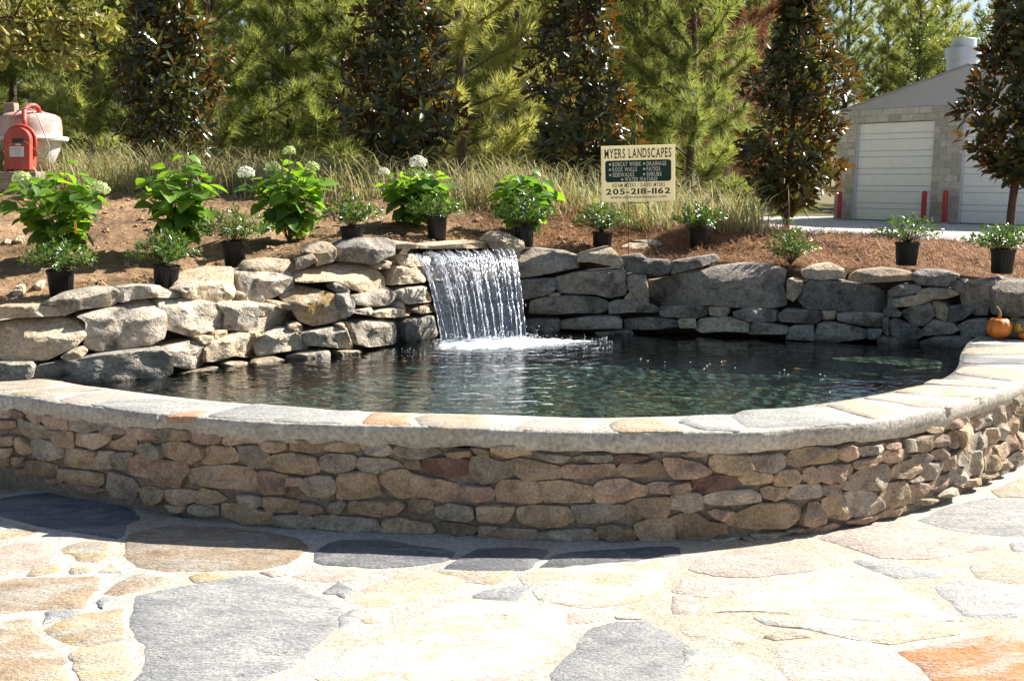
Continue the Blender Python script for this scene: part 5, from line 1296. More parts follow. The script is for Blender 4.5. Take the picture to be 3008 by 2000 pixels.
# ------------------------------------------------------------------ pines and other trees of the wood
def pine_variant(seed, H, Rm, ntuft, low=.05, needles=46, nl=.24):
    r = random.Random(seed)
    g = np.random.default_rng(seed)
    lim, tp, td = [], [], []
    nb = int(H * 7.5)
    for k in range(nb):
        h = low + (1 - low) * (k + r.random()) / nb
        ang = k * 2.4 + r.uniform(-.4, .4)
        L = Rm * (1.0 - h) ** .62 * r.uniform(.65, 1.15) + .12
        if h < .14:
            L *= .8
        up = lerp(.05, .9, h) + r.uniform(-.1, .25)
        dr = Vector((math.cos(ang), math.sin(ang), up)).normalized()
        a = Vector((0, 0, h * H))
        pts = [a + dr * (L * i / 4) + Vector((0, 0, .14 * L * (i / 4) ** 2)) for i in range(5)]
        lim.append(tube_vf(pts, [.022 * (1 - .16 * i) * (1.2 - h * .5) for i in range(5)], 4, False))
        m = max(3, int(L * ntuft))
        for i in range(m):
            f = r.uniform(.30, 1.0)
            c = pts[0].lerp(pts[4], f) + Vector((0, 0, .14 * L * (f * f - f)))
            side = Vector((r.gauss(0, 1), r.gauss(0, 1), r.gauss(.2, .6))).normalized() * r.uniform(.02, .28) * (.4 + L * .35)
            tp.append(c + side)
            td.append((dr * 1.0 + side.normalized() * .9 + Vector((0, 0, .5))).normalized())
    tp.append(Vector((0, 0, H + .1))); td.append(Vector((0, 0, 1)))
    P = np.array([tuple(p) for p in tp]); D = np.array([tuple(d) for d in td])
    n = len(P)
    nv = g.normal(size=(n, needles, 3)) * .62 + D[:, None, :] * .85
    nv /= np.linalg.norm(nv, axis=2, keepdims=True)
    ln = g.uniform(.65, 1.15, size=(n, needles, 1)) * nl
    st = P[:, None, :] - D[:, None, :] * g.uniform(0, .16, size=(n, needles, 1))
    side = np.cross(nv, g.normal(size=(n, needles, 3)))
    side /= np.linalg.norm(side, axis=2, keepdims=True) + 1e-9
    w = g.uniform(.004, .0085, size=(n, needles, 1))
    a, b, c = st - side * w, st + side * w, st + nv * ln
    V = np.stack([a, b, c], axis=2).reshape(-1, 3)
    Fc = np.arange(len(V)).reshape(-1, 3)
    tr = tube_vf([Vector((.05 * math.sin(i * .8 + seed), .05 * math.cos(i), H * i / 8 - (.2 if i == 0 else 0))) for i in range(9)], [.105 * H / 8 * (1 - .115 * i) for i in range(9)], 8)
    return new_mesh('trunk', *tr), new_mesh('limbs', *join_vf(lim)), np_mesh('crown', V, Fc)
PV = [pine_variant(21, 8.0, 2.1, 17, .03), pine_variant(22, 9.0, 2.4, 15, .03), pine_variant(23, 7.0, 2.0, 19, .02), pine_variant(24, 11.0, 2.5, 11, .08), pine_variant(25, 10.0, 2.3, 11, .12, 42)]
rp = random.Random(77)
def pine(px, Y, var, label, group, sc=1.0, mat='needles', name='pine_tree'):
    p = ony(px, 700, Y)
    p.z = tz(p.x, Y, False)
    t = thing(name, label, 'pine tree', p, group)
    rz = rp.uniform(0, 6.28)
    t.rotation_euler = (rp.uniform(-.03, .03), rp.uniform(-.03, .03), rz)
    t.scale = (sc, sc, sc * rp.uniform(.94, 1.08))
    for nm, me, mt in zip(('trunk', 'limbs', 'crown'), PV[var], ('bark', 'bark', mat)):
        m2 = me
        if nm == 'crown' and mat != 'needles':
            m2 = me.copy()
            m2.materials.clear()
        o = bpy.data.objects.new(nm, m2)
        COL.objects.link(o)
        if not m2.materials:
            m2.materials.append(M[mt])
        o.parent = t
        if nm == 'crown':
            o['kind'] = 'stuff'
    return t
GF, GB = 'pines at the front edge of the wood', 'pines deeper in the wood'
for px, Y, v, sc, lb in [(-260, 19, 0, 1.0, 'bushy pine at the left edge behind the red cement mixer'), (70, 21, 1, .95, 'pine rising straight above the cement mixer drum'), (300, 18.5, 2, 1.05, 'low bushy pine just left of the leftmost magnolia'),
                         (660, 18.5, 0, 1.0, 'bright green pine just right of the leftmost magnolia'), (850, 22, 1, 1.0, 'tall pine midway between the first and second magnolias'), (1010, 20, 2, 1.1, 'pine touching the left flank of the widest magnolia'),
                         (1370, 17.5, 0, 1.1, 'sunlit pine filling the gap between the second and third magnolias'), (1500, 23, 1, 1.0, 'pine half hidden by the left side of the magnolia behind the sign'), (1880, 22, 0, 1.05, 'yellowish pine above and right of the yard sign'),
                         (2030, 19.5, 2, 1.0, 'dense low pine midway between the sign and the fourth magnolia'), (2215, 27, 1, .85, 'pine just left of the fourth magnolia')]:
    pine(px, Y, v, lb, GF, sc)
for k in range(42):
    pine(-560 + k * 66 + rp.uniform(-45, 45), rp.uniform(24, 40), rp.choice([0, 1, 3, 4, 3]), 'pine deep in the wood behind the front row, mostly hidden', GB, rp.uniform(.95, 1.2))
for px, Y, v, sc, lb in [(2470, 47, 3, 1.15, 'tall pine behind the left end of the garage roof'), (2570, 50, 4, 1.3, 'feathery pine above the middle of the garage roof slope'), (2660, 46, 1, 1.4, 'bushy pine just left of the round roof vent'), (2740, 55, 3, 1.3, 'thin pine rising behind the roof vent'),
                         (2380, 48, 4, 1.15, 'pine seen past the top of the fourth magnolia'), (2900, 49, 3, 1.2, 'pine behind the rightmost magnolia, above the garage'), (3060, 52, 1, 1.4, 'pine at the right edge of the wood above the garage roof'), (2280, 44, 0, 1.3, 'pine behind the crown of the fourth magnolia'), (3250, 48, 4, 1.2, 'pine beyond the right end of the garage')]:
    pine(px, Y, v, lb, 'pines behind the garage', sc)
pine(2115, 22.5, 4, 'dead pine with rusty brown needles at the top of the wood', None, .98, 'needles_brown', 'dead_pine_tree')

def leafy_tree(name, label, base, H, centres, nleaf, L, mat, seed, limbs=True, group=None):
    r = random.Random(seed)
    g = np.random.default_rng(seed)
    t = thing(name, label, 'tree', base, group)
    base = Vector(base)
    solid('trunk', *tube_vf([base + Vector((.1 * math.sin(i), .05 * i, H * i / 6 - (.2 if i == 0 else 0))) for i in range(7)], [.016 * H * (1.4 - .2 * i) for i in range(7)], 9), M['bark'], t, True)
    lim, P = [], []
    for c, rad, wt in centres:
        c = Vector(c)
        a = base + Vector((0, 0, min(c.z - base.z, H) * .75))
        lim.append(tube_vf([a, a.lerp(c, .5) + Vector((0, 0, .15)), c], [.035, .022, .008], 5))
        for q in range(max(4, int(wt * 14))):
            e = c + Vector((r.gauss(0, .5), r.gauss(0, .5), r.gauss(0, .45))) * rad
            lim.append(tube_vf([c, e], [.007, .003], 3))
            m = int(nleaf * wt / max(4, int(wt * 14)))
            P.append(np.array(e) + g.normal(size=(m, 3)) * rad * .16)
            k = int(m * .25)
            P.append(np.array(c) + (np.array(e - c))[None, :] * g.random((k, 1)) + g.normal(size=(k, 3)) * rad * .08)
    P = np.concatenate(P)
    n = len(P)
    d = g.normal(size=(n, 3)) + np.array([0, 0, -.25]); d /= np.linalg.norm(d, axis=1, keepdims=True)
    s = np.cross(d, g.normal(size=(n, 3))); s /= np.linalg.norm(s, axis=1, keepdims=True) + 1e-9
    ln = g.uniform(.7, 1.2, (n, 1)) * L
    wd = ln * .22
    V = np.stack([P, P + d * ln * .6 + s * wd, P + d * ln, P + d * ln * .6 - s * wd], axis=1).reshape(-1, 3)
    Fc = np.arange(len(V)).reshape(-1, 4)
    o = place('crown', np_mesh('crown', V - np.array(base), Fc), M[mat], t, base)
    o['kind'] = 'stuff'
    solid('limbs', *join_vf(lim), M['bark'], t, True)
    return t
cen = []
ro = random.Random(9)
for k in range(26):
    px, py, Y = ro.uniform(-420, 235), ro.uniform(-420, 75), ro.uniform(8.8, 10.2)
    if py > 30 and px > 160 or (px > 120 and py < -150):
        continue
    c = ony(px, py, Y)
    cen.append((c, .42, 1.0))
for px, py in ((200, 120), (120, 130), (60, 90), (250, 60), (300, 72), (180, 30), (20, 60), (100, 40), (215, 150)):
    cen.append((ony(px, py, 9.4), .22, .55))
leafy_tree('oak_tree', 'small-leaved oak with yellowish leaves hanging in at the upper left corner', (-6.6, 9.6, tz(-6.6, 9.6)), 3.6, cen, 260, .085, 'oakleaf', 3)
for px, Y, H, lb, sd in [(2800, 44, 8.0, 'pale green broadleaf tree right beside the roof vent', 5), (2620, 56, 9.5, 'dark broadleaf tree behind the garage roof slope', 6), (1560, 40, 8.5, 'yellow-green broadleaf tree at the top edge left of the third magnolia', 7)]:
    b = ony(px, 640, Y); b.z = GZ
    rr = random.Random(sd)
    cs = [(b + Vector((rr.gauss(0, 1.3), rr.gauss(0, 1.0), H * rr.uniform(.42, 1.0))), .95, 1.0) for _ in range(26)]
    leafy_tree('broadleaf_tree', lb, b, H * .8, cs, 330, .14, 'broadleaf', sd, group='broadleaf trees in the wood')

# ------------------------------------------------------------------ hydrangeas: every leaf its own piece
def hyd_leaf(seed):
    r = random.Random(seed)
    rows = [(0, .10), (.12, .62), (.32, 1.0), (.55, .90), (.78, .55), (.93, .18), (1.0, .0)]
    V, Fc = [], []
    bend = r.uniform(.15, .45)
    for i, (t, w) in enumerate(rows):
        z = -bend * t * t * .5
        for j, s in enumerate((-1, -.5, 0, .5, 1)):
            rip = .012 * math.sin(t * 22 + abs(s) * 3) * (abs(s) > .2)
            V.append(Vector((s * w * .34 + .008 * r.uniform(-1, 1) * (abs(s) > .9), t + (.05 * abs(s) if t < .2 else 0), z + abs(s) * w * .10 + rip)))
    for i in range(len(rows) - 1):
        for j in range(4):
            Fc.append((i * 5 + j, i * 5 + j + 1, i * 5 + j + 6, i * 5 + j + 5))
    return new_mesh('leaf', V, Fc, True)
HL = [hyd_leaf(60 + k) for k in range(6)]
def flower_head(name, c, rad, mat, parent, seed):
    r = random.Random(seed)
    V, Fc = [], []
    for k in range(170):
        th, ph = math.acos(lerp(1, -.45, r.random())), r.uniform(0, 6.28)
        n = Vector((math.sin(th) * math.cos(ph), math.sin(th) * math.sin(ph), math.cos(th) * .78))
        p = n * rad * r.uniform(.86, 1.06)
        d = (n + Vector((r.uniform(-.4, .4), r.uniform(-.4, .4), r.uniform(-.4, .4)))).normalized()
        a = d.orthogonal().normalized(); b = d.cross(a)
        a0 = r.uniform(0, 1.5)
        base = len(V)
        s = rad * r.uniform(.15, .22)
        V.append(p)
        for q in range(8):
            an = a0 + q * math.pi / 4
            V.append(p + (a * math.cos(an) + b * math.sin(an)) * s * (1.0 if q % 2 == 0 else .55) + d * s * .2)
        Fc += [(base, base + 1 + q, base + 1 + (q + 1) % 8) for q in range(8)]
    return solid(name, [Vector(c) + v for v in V], Fc, M[mat], parent, True, origin=c)
def hydrangea(px, base_py, Y, wpx, top_py, label, seed, flowers, nstem=11):
    r = random.Random(seed)
    b = ony(px, base_py, Y)
    b.z = tz(b.x, b.y)
    t = thing('hydrangea', label, 'hydrangea', b, 'leafy hydrangeas on the soil bank')
    Rx = wpx * Y / F
    H = ony(px, top_py, Y).z - b.z
    stems, n = [], 0
    for k in range(nstem):
        a = k * 2.4 + r.uniform(-.4, .4)
        f = math.sqrt((k + .5) / nstem)
        tip = b + Vector((math.cos(a) * Rx * f * .85, math.sin(a) * Rx * f * .7, H * (1.0 - .38 * f * f) * r.uniform(.86, 1.0)))
        mid = b.lerp(tip, .5) + Vector((0, 0, .10 * H))
        pts = [b + (mid - b) * (2 * s) * (1 - s) + (tip - b) * s * s for s in [i / 6 for i in range(7)]]
        stems.append(tube_vf(pts, [.005 - .0005 * i for i in range(7)], 5))
        for m in range(7):
            s = lerp(.25, 1.0, m / 6)
            p = b + (mid - b) * (2 * s) * (1 - s) + (tip - b) * s * s
            for side in (0, 1):
                if n >= 170 or r.random() < .08:
                    continue
                an = m * 1.57 + side * math.pi + k + r.uniform(-.4, .4)
                out_ = Vector((math.cos(an), math.sin(an), 0)) + Vector((math.cos(a), math.sin(a), 0)) * .5
                d = (out_.normalized() + Vector((0, 0, r.uniform(-.75, .15)))).normalized()
                L = r.uniform(.115, .175) * (1.0 if m < 6 else .7)
                x = d.cross(Vector((0, 0, 1))).normalized()
                z = x.cross(d)
                q = Matrix((x, d, z)).transposed().to_quaternion() @ Quaternion((0, 1, 0), r.uniform(-.5, .5))
                place('leaf', HL[r.randrange(6)], M['hydrangea'], t, p + d * .015, q.to_euler(), (L * r.uniform(1.1, 1.4), L, L))
                n += 1
    for i, (fx, fy, fr, kind) in enumerate(flowers):
        c = ony(fx, fy, Y - .12)
        flower_head('flower_head', c, fr * (Y - .12) / F, kind, t, seed * 10 + i)
        stems.append(tube_vf([b + Vector((0, 0, H * .3)), c.lerp(b, .35) + Vector((0, 0, .05)), c], [.005, .004, .004], 5))
    solid('stems', *join_vf(stems), M['greenstem'], t, True)
hydrangea(185, 745, 7.65, 172, 462, 'hydrangea with two pale green flower heads below the cement mixer', 1, [(64, 526, 26, 'petal_green'), (292, 556, 27, 'petal_green')], 16)
hydrangea(535, 715, 7.9, 142, 450, 'flowerless hydrangea in front of the leftmost magnolia', 2, [], 15)
hydrangea(850, 720, 8.3, 148, 455, 'hydrangea with one big white and three pale green heads', 3, [(723, 510, 24, 'petal_white'), (850, 445, 18, 'petal_green'), (800, 493, 21, 'petal_green'), (916, 492, 20, 'petal_green')], 16)
hydrangea(1225, 705, 8.8, 128, 480, 'hydrangea with two white flower heads behind the spillway', 4, [(1228, 478, 24, 'petal_white'), (1128, 506, 16, 'petal_white')], 14)
hydrangea(1535, 690, 9.0, 105, 485, 'flowerless hydrangea just left of the yard sign', 5, [], 11)

# ------------------------------------------------------------------ small shrubs, most of them still in black nursery pots
def pot_mesh():
    n = 40
    prof = [(.066, 0), (.069, .004), (.079, .150), (.081, .150), (.086, .152), (.088, .172), (.084, .174), (.081, .150)]
    V, Fc = [], []
    for i, (r_, z) in enumerate(prof):
        for k in range(n):
            a = 2 * math.pi * k / n
            rib = .0018 * (1 if k % 2 else -1) if 1 <= i <= 2 else 0
            V.append(Vector(((r_ + rib) * math.cos(a), (r_ + rib) * math.sin(a), z)))
    for i in range(len(prof) - 1):
        for k in range(n):
            Fc.append((i * n + k, i * n + (k + 1) % n, (i + 1) * n + (k + 1) % n, (i + 1) * n + k))
    Fc.append(tuple(range(n))[::-1])
    rim = prof[3:]
    return new_mesh('pot', V, Fc, True, 40)
POTM = pot_mesh()
SOILM = new_mesh('soil', *lathe_vf([(.0, .158), (.04, .157), (.082, .152)], 20), True)
GS = 'small shrubs set out along the wall'
def shrub(px, base_py, potw, wpx, hpx, label, seed, potted=True, nleaf=950, airy=1.0, yfix=None):
    r = random.Random(seed)
    Y = yfix or .174 * F / potw
    b = ony(px, base_py, Y)
    g = tz(b.x, b.y)
    if abs(g - b.z) < .35:
        b.z = g
    t = thing('potted_shrub' if potted else 'planted_shrub', label, 'shrub', b, GS)
    q = b + Vector((0, 0, .15 if potted else 0))
    if potted:
        place('pot', POTM, M['pot'], t, b - Vector((0, 0, .008)), (R(r.uniform(-4, 4)), R(r.uniform(-5, 5)), r.uniform(0, 6)), (1, 1, r.uniform(.92, 1.1)))
        place('soil', SOILM, M['potsoil'], t, b)
    Rx, H = wpx * Y / F, hpx * Y / F
    V, Fc, ST = [], [], []
    nt_ = 34
    for k in range(nt_):
        a = k * 2.4 + r.uniform(-.3, .3)
        f = math.sqrt((k + .5) / nt_)
        tip = q + Vector((math.cos(a) * Rx * f, math.sin(a) * Rx * f * .85, H * lerp(1.0, .34, f ** 2) * r.uniform(.75, 1.12)))
        mid = q.lerp(tip, .45) + Vector((0, 0, H * .18))
        P_ = lambda s: q + (mid - q) * (2 * s) * (1 - s) + (tip - q) * s * s
        ST.append(tube_vf([P_(i / 4) for i in range(5)], [.0028, .0024, .002, .0016, .001], 4))
        m = nleaf // nt_
        for i in range(m):
            s = 1 - .78 * (r.random() ** (1.6 * airy))
            p = P_(s)
            ax = (P_(min(1, s + .05)) - P_(s - .05)).normalized()
            rd = Vector((r.gauss(0, 1), r.gauss(0, 1), r.gauss(0, 1)))
            rd = (rd - ax * rd.dot(ax)).normalized()
            d = (ax * r.uniform(.3, 1.2) + rd).normalized()
            p = p + rd * r.uniform(0, .02)
            tri_leaf(V, Fc, p, d, ax + Vector((0, 0, .4)), r.uniform(.024, .042), r.uniform(.010, .016), .1)
    tag(solid('foliage', V, Fc, M['shrub'], t, True), kind='stuff')
    solid('stems', *join_vf(ST), M['twig'], t, True)
shrub(181, 870, 80, 118, 85, 'potted shrub behind the long low slab at the far left of the wall', 1)
shrub(486, 838, 79, 112, 100, 'potted shrub second from the left, behind the pointed boulder', 2)
shrub(691, 772, 72, 130, 110, 'potted shrub third from the left, below the white-flowered hydrangea', 3)
shrub(1034, 715, 70, 105, 92, 'potted shrub behind the dark layered boulder left of the waterfall', 4)
shrub(1284, 706, 64, 105, 75, 'potted shrub directly above the waterfall lip', 5)
shrub(1540, 724, 64, 95, 100, 'potted shrub behind the round boulder right of the waterfall', 6)
shrub(1767, 724, 62, 88, 85, 'dark potted shrub in shade below the yard sign', 7)
shrub(2052, 742, 61, 88, 80, 'shaded potted shrub in pine straw right of the yard sign', 8)
shrub(2322, 778, 66, 92, 125, 'bushy green shrub without a pot above the pitted boulder', 9, False, 900, .8)
shrub(2662, 776, 71, 105, 85, 'sparse potted shrub in pine straw with the pale drive behind', 10, True, 420)
shrub(2942, 800, 72, 118, 80, 'potted shrub at the far right above the pumpkins', 11)

# ------------------------------------------------------------------ ground cover
def blades(name, n, where, h0, h1, w, mat, seed, arch=.5, label=None):
    g = np.random.default_rng(seed)
    r = random.Random(seed)
    B = []
    while len(B) < n:
        p = where(r)
        if p is not None:
            B.append(p)
    B = np.array(B)
    a = g.uniform(0, 2 * np.pi, n)
    hd = np.stack([np.cos(a), np.sin(a), np.zeros(n)], 1)
    sd = np.stack([-np.sin(a + g.normal(0, .6, n)), np.cos(a), np.zeros(n)], 1)
    h = g.uniform(h0, h1, (n, 1)) * g.uniform(.4, 1, (n, 1)) ** 1.1
    ar = g.uniform(.1, 1, (n, 1)) * arch * h
    up = np.array([[0, 0, 1.0]])
    ww = g.uniform(.6, 1.3, (n, 1)) * w
    p1 = B + up * h * .5 + hd * ar * .22
    p2 = B + up * h * .88 + hd * ar * .62
    p3 = B + up * h * g.uniform(.72, 1.05, (n, 1)) + hd * ar * 1.15
    V = np.stack([B - sd * ww, B + sd * ww, p1 - sd * ww * .9, p1 + sd * ww * .9, p2 - sd * ww * .6, p2 + sd * ww * .6, p3, p3 + sd * ww * .12], axis=1).reshape(-1, 3)
    o = np.arange(n)[:, None] * 8
    Fc = np.concatenate([o + np.array([[0, 1, 3, 2]]), o + np.array([[2, 3, 5, 4]]), o + np.array([[4, 5, 7, 6]])], 0)
    return tag(place(name, np_mesh(name, V, Fc), M[mat]), label, 'grass', kind='stuff')
def grass_zone(r):
    x, y = r.uniform(-6.5, 2.4), r.uniform(9.0, 13.2)
    c = yc(x)
    lo = c - table([(-6, .5), (-3, .35), (-1, .3), (.6, .4), (1.6, .7), (2.4, .3)], x) + .3 * noise.noise(Vector((x * 1.7, 0, 3)))
    if y < lo or y > c + 2.4 or (x > 1.3 and r.random() < (x - 1.3) / 1.2):
        return None
    if r.random() > .45 + 1.5 * noise.noise(Vector((x * 1.6, y * 1.2, 7))) + .15:
        return None
    return (x, y, tz(x, y) - .02)
blades('tall_dry_grass', 26000, grass_zone, .18, .60, .0034, 'drygrass', 5, 1.6, 'tall straw-coloured grass along the crest of the bank')
def under_zone(r):
    x, y = r.uniform(-6.5, 2.2), r.uniform(9.0, 13.0)
    if y < yc(x) - .5 or y > yc(x) + 2:
        return None
    return (x, y, tz(x, y) - .02)
blades('low_dry_grass', 9000, under_zone, .12, .38, .006, 'drygrass', 6, .9, 'matted low dry grass beneath the tall blades')
def far_zone(r):
    x, y = r.uniform(-14, 2), r.uniform(13, 24)
    return (x, y, tz(x, y, False) - .02)
blades('wood_edge_grass', 6000, far_zone, .3, .9, .012, 'drygrass', 7, .6, 'rough grass at the edge of the wood')

def pine_straw():
    g = np.random.default_rng(12)
    r = random.Random(12)
    P, A = [], []
    while len(P) < 42000:
        x = r.uniform(-.9, 5.2)
        a, c = y0(x), yc(x)
        y = r.uniform(a - .02, c + 2.2)
        if x < .2 and r.random() > (x + .9) / 1.1:
            continue
        pile = .05 * max(0, fbm((x, y, 4), 1.8, 3)) + .02
        P.append((x, y, tz(x, y) + r.random() * pile))
    P = np.array(P); n = len(P)
    an = g.uniform(0, 2 * np.pi, n)
    d = np.stack([np.cos(an), np.sin(an), g.normal(0, .35, n)], 1); d /= np.linalg.norm(d, axis=1, keepdims=True)
    s = np.cross(d, np.array([0, 0, 1.0])); s /= np.linalg.norm(s, axis=1, keepdims=True)
    ln = g.uniform(.05, .14, (n, 1)); w = g.uniform(.0012, .0026, (n, 1))
    mid = P + d * ln * .5 + np.array([0, 0, 1.0]) * g.uniform(0, .02, (n, 1))
    V = np.stack([P - s * w, P + s * w, mid - s * w, mid + s * w, P + d * ln], axis=1).reshape(-1, 3)
    o = np.arange(n)[:, None] * 5
    Fc = np.concatenate([o + np.array([[0, 1, 3]]), o + np.array([[0, 3, 2]]), o + np.array([[2, 3, 4]])], 0)
    tag(place('pine_straw', np_mesh('pine_straw', V, Fc), M['straw']), 'reddish brown pine straw mulch spread over the right half of the bank', 'mulch', kind='stuff')
pine_straw()
def clods():
    r = random.Random(31)
    V, Fc = [], []
    M_ = plain('soil_clod', (.36, .23, .13), .95, .1, noise_amt=.4, nscale=25, bump=.6)
    for k in range(1500):
        x = r.uniform(-5, .6)
        y = r.uniform(y0(x) + .05, yc(x) - .1)
        s = .006 + .022 * r.random() ** 4 + (.02 if r.random() < .02 else 0)
        c = Vector((x, y, tz(x, y) + s * .2))
        base = len(V)
        for i in range(3):
            for j in range(6):
                th, ph = R(30 + 50 * i), j * 1.047 + i * .5
                q = s * r.uniform(.7, 1.2)
                V.append(c + Vector((math.sin(th) * math.cos(ph) * q * 1.2, math.sin(th) * math.sin(ph) * q, math.cos(th) * q * .8)))
        Fc.append(tuple(base + j for j in range(6)))
        for i in range(2):
            for j in range(6):
                Fc.append((base + i * 6 + j, base + (i + 1) * 6 + j, base + (i + 1) * 6 + (j + 1) % 6, base + i * 6 + (j + 1) % 6))
    tag(solid('soil_clods', V, Fc, M_), 'loose soil clods and pebbles on the bare bank', 'soil', kind='stuff')
clods()
def twigs():
    r = random.Random(32)
    L = []
    for k in range(260):
        x = r.uniform(-4.6, 1.0)
        y = r.uniform(y0(x) + .05, yc(x) - .2)
        a, ln = r.uniform(0, 6.28), r.uniform(.04, .22)
        p = Vector((x, y, tz(x, y) + .006))
        e = Vector((x + math.cos(a) * ln, y + math.sin(a) * ln, 0)); e.z = tz(e.x, e.y) + .01
        if e.y < y0(e.x):
            continue
        L.append(tube_vf([p, p.lerp(e, .5) + Vector((0, 0, .01)), e], [.0025, .002, .001], 4))
    tag(solid('fallen_twigs', *join_vf(L), plain('dry_twig', (.30, .22, .13), .8, .2)), 'thin dry twigs lying on the soil', 'twigs', kind='stuff')
twigs()
def floating_leaves():
    r = random.Random(8)
    V, Fc = [], []
    for px, py in ((1905, 1092), (2215, 1140), (2450, 1122), (1820, 1150), (1180, 1060), (2010, 1168), (2330, 1082), (1650, 1120), (2120, 1060)):
        p = onz(px, py, ZW + .006)
        a = r.uniform(-.4, .4)
        tri_leaf(V, Fc, p, Vector((math.cos(a), math.sin(a), 0)), Vector((0, 0, 1)), r.uniform(.03, .055), .014, .06)
    tag(solid('floating_leaves', V, Fc, leaf_mat('fallen_leaf', [(.40, .26, .06), (.35, .18, .07)], .2)), 'small yellow leaves floating on the pond', 'leaves', kind='stuff')
    oct_ = [Vector(v) for v in ((1, 0, 0), (-1, 0, 0), (0, 1, 0), (0, -1, 0), (0, 0, 1.0), (0, 0, -1.0))]
    of = [(0, 2, 4), (2, 1, 4), (1, 3, 4), (3, 0, 4), (2, 0, 5), (1, 2, 5), (3, 1, 5), (0, 3, 5)]
    V, Fc = [], []
    for px, py in ((1903, 1058), (1953, 1062), (1883, 1052), (2030, 1062), (2077, 1072), (2085, 1068), (2068, 1080), (2117, 1060), (2126, 1070), (2156, 1078), (2305, 1085), (2315, 1098), (2288, 1092), (2410, 1098), (2418, 1112), (2425, 1102), (2436, 1150), (1745, 1035), (1617, 1068)):
        p = onz(px + r.uniform(-3, 3), py, ZW + .004)
        rad = r.uniform(.0025, .0055)
        b = len(V)
        V += [p - Vector((0, 0, .003)) + Vector((v.x * rad * 1.4, v.y * rad * 1.4, v.z * rad * .7)) for v in oct_]
        Fc += [tuple(i + b for i in f) for f in of]
    tag(solid('water_bubbles', V, Fc, M['drops'], None, True), 'bright bubbles scattered on the water at the right', 'bubbles', kind='stuff')
floating_leaves()

# ================================================================== drive and garage
M['concrete'] = plain('drive_concrete', (.52, .49, .44), .9, .2, noise_amt=.12, nscale=3, bump=.1)
M['block'] = stone_mat('concrete_block', [(.46, .43, .39), (.55, .52, .475)], 5, .35, (.32, .30, .27), .5, .95, .22, fine=40)
M['blockjoint'] = plain('block_joint', (.50, .48, .44), .95, .1)
M['door'] = plain('white_door', (.86, .86, .86), .5, .4, noise_amt=.05, nscale=4)
M['doorgap'] = plain('door_seam', (.35, .35, .35), .8, .2)
M['gable'] = plain('grey_gable_metal', (.42, .42, .46), .55, .4, noise_amt=.05, nscale=3)
M['roof'] = plain('roof_metal', (.30, .29, .29), .5, .4, noise_amt=.08, nscale=2)
M['galv'] = plain('galvanised_vent', (.58, .60, .62), .4, .5, metal=.3, noise_amt=.08, nscale=3)
M['redpaint'] = plain('red_paint', (.42, .03, .03), .45, .5, noise_amt=.15, nscale=8)

def build_drive():
    z = GZ + .02
    xs = [3.0, 4.2, 5.5, 7, 9, 12, 16, 22, 30, 45]
    near = [26, 19, 16.5, 15.6, 15.2, 15, 15, 15, 15, 15]
    V, Fc = [], []
    for x, y in zip(xs, near):
        for yy in (y, 36.5):
            V.append((x, yy, z))
    for i in range(len(xs) - 1):
        Fc.append((2 * i, 2 * i + 2, 2 * i + 3, 2 * i + 1))
    tag(solid('driveway', V, Fc, M['concrete']), 'pale concrete drive in front of the garage', kind='structure')
build_drive()
GA = Vector((10.35, 34.2, GZ + .03))                 # left front corner of the garage
ge, gb = Vector((.626, -.78, 0)).normalized(), Vector((.78, .626, 0)).normalized()
gn = -gb                                             # outward from the front
def facade_s(px):                                    # metres along the front where a sight line meets it
    d = ray(px, 500)
    det = d.x * -ge.y + ge.x * d.y
    return (d.x * GA.y - d.y * GA.x) / det
def facade_z(px, py):
    s = facade_s(px)
    p = GA + ge * s
    d = ray(px, py)
    return EYE + d.z * p.y / d.y - GA.z
garage = thing('garage', 'grey concrete block garage with white roll-up doors and low gable roof', 'building', GA)
EAVE, GW, GD = 3.36, 8.5, 9.0
HEAD = 3.0
D1 = (facade_s(2510), facade_s(2738))
D2 = (facade_s(2822), facade_s(2822) + D1[1] - D1[0])
def gp(s, dn, z):
    return GA + ge * s + gn * dn + Vector((0, 0, z))
def gbox(name, s0, s1, n0, n1, z0, z1, mat, parent, bev=.008):
    c = gp((s0 + s1) / 2, (n0 + n1) / 2, (z0 + z1) / 2)
    return solid(name, *bev_box(c, ge * ((s1 - s0) / 2), gn * ((n1 - n0) / 2), Vector((0, 0, (z1 - z0) / 2)), bev), mat, parent)
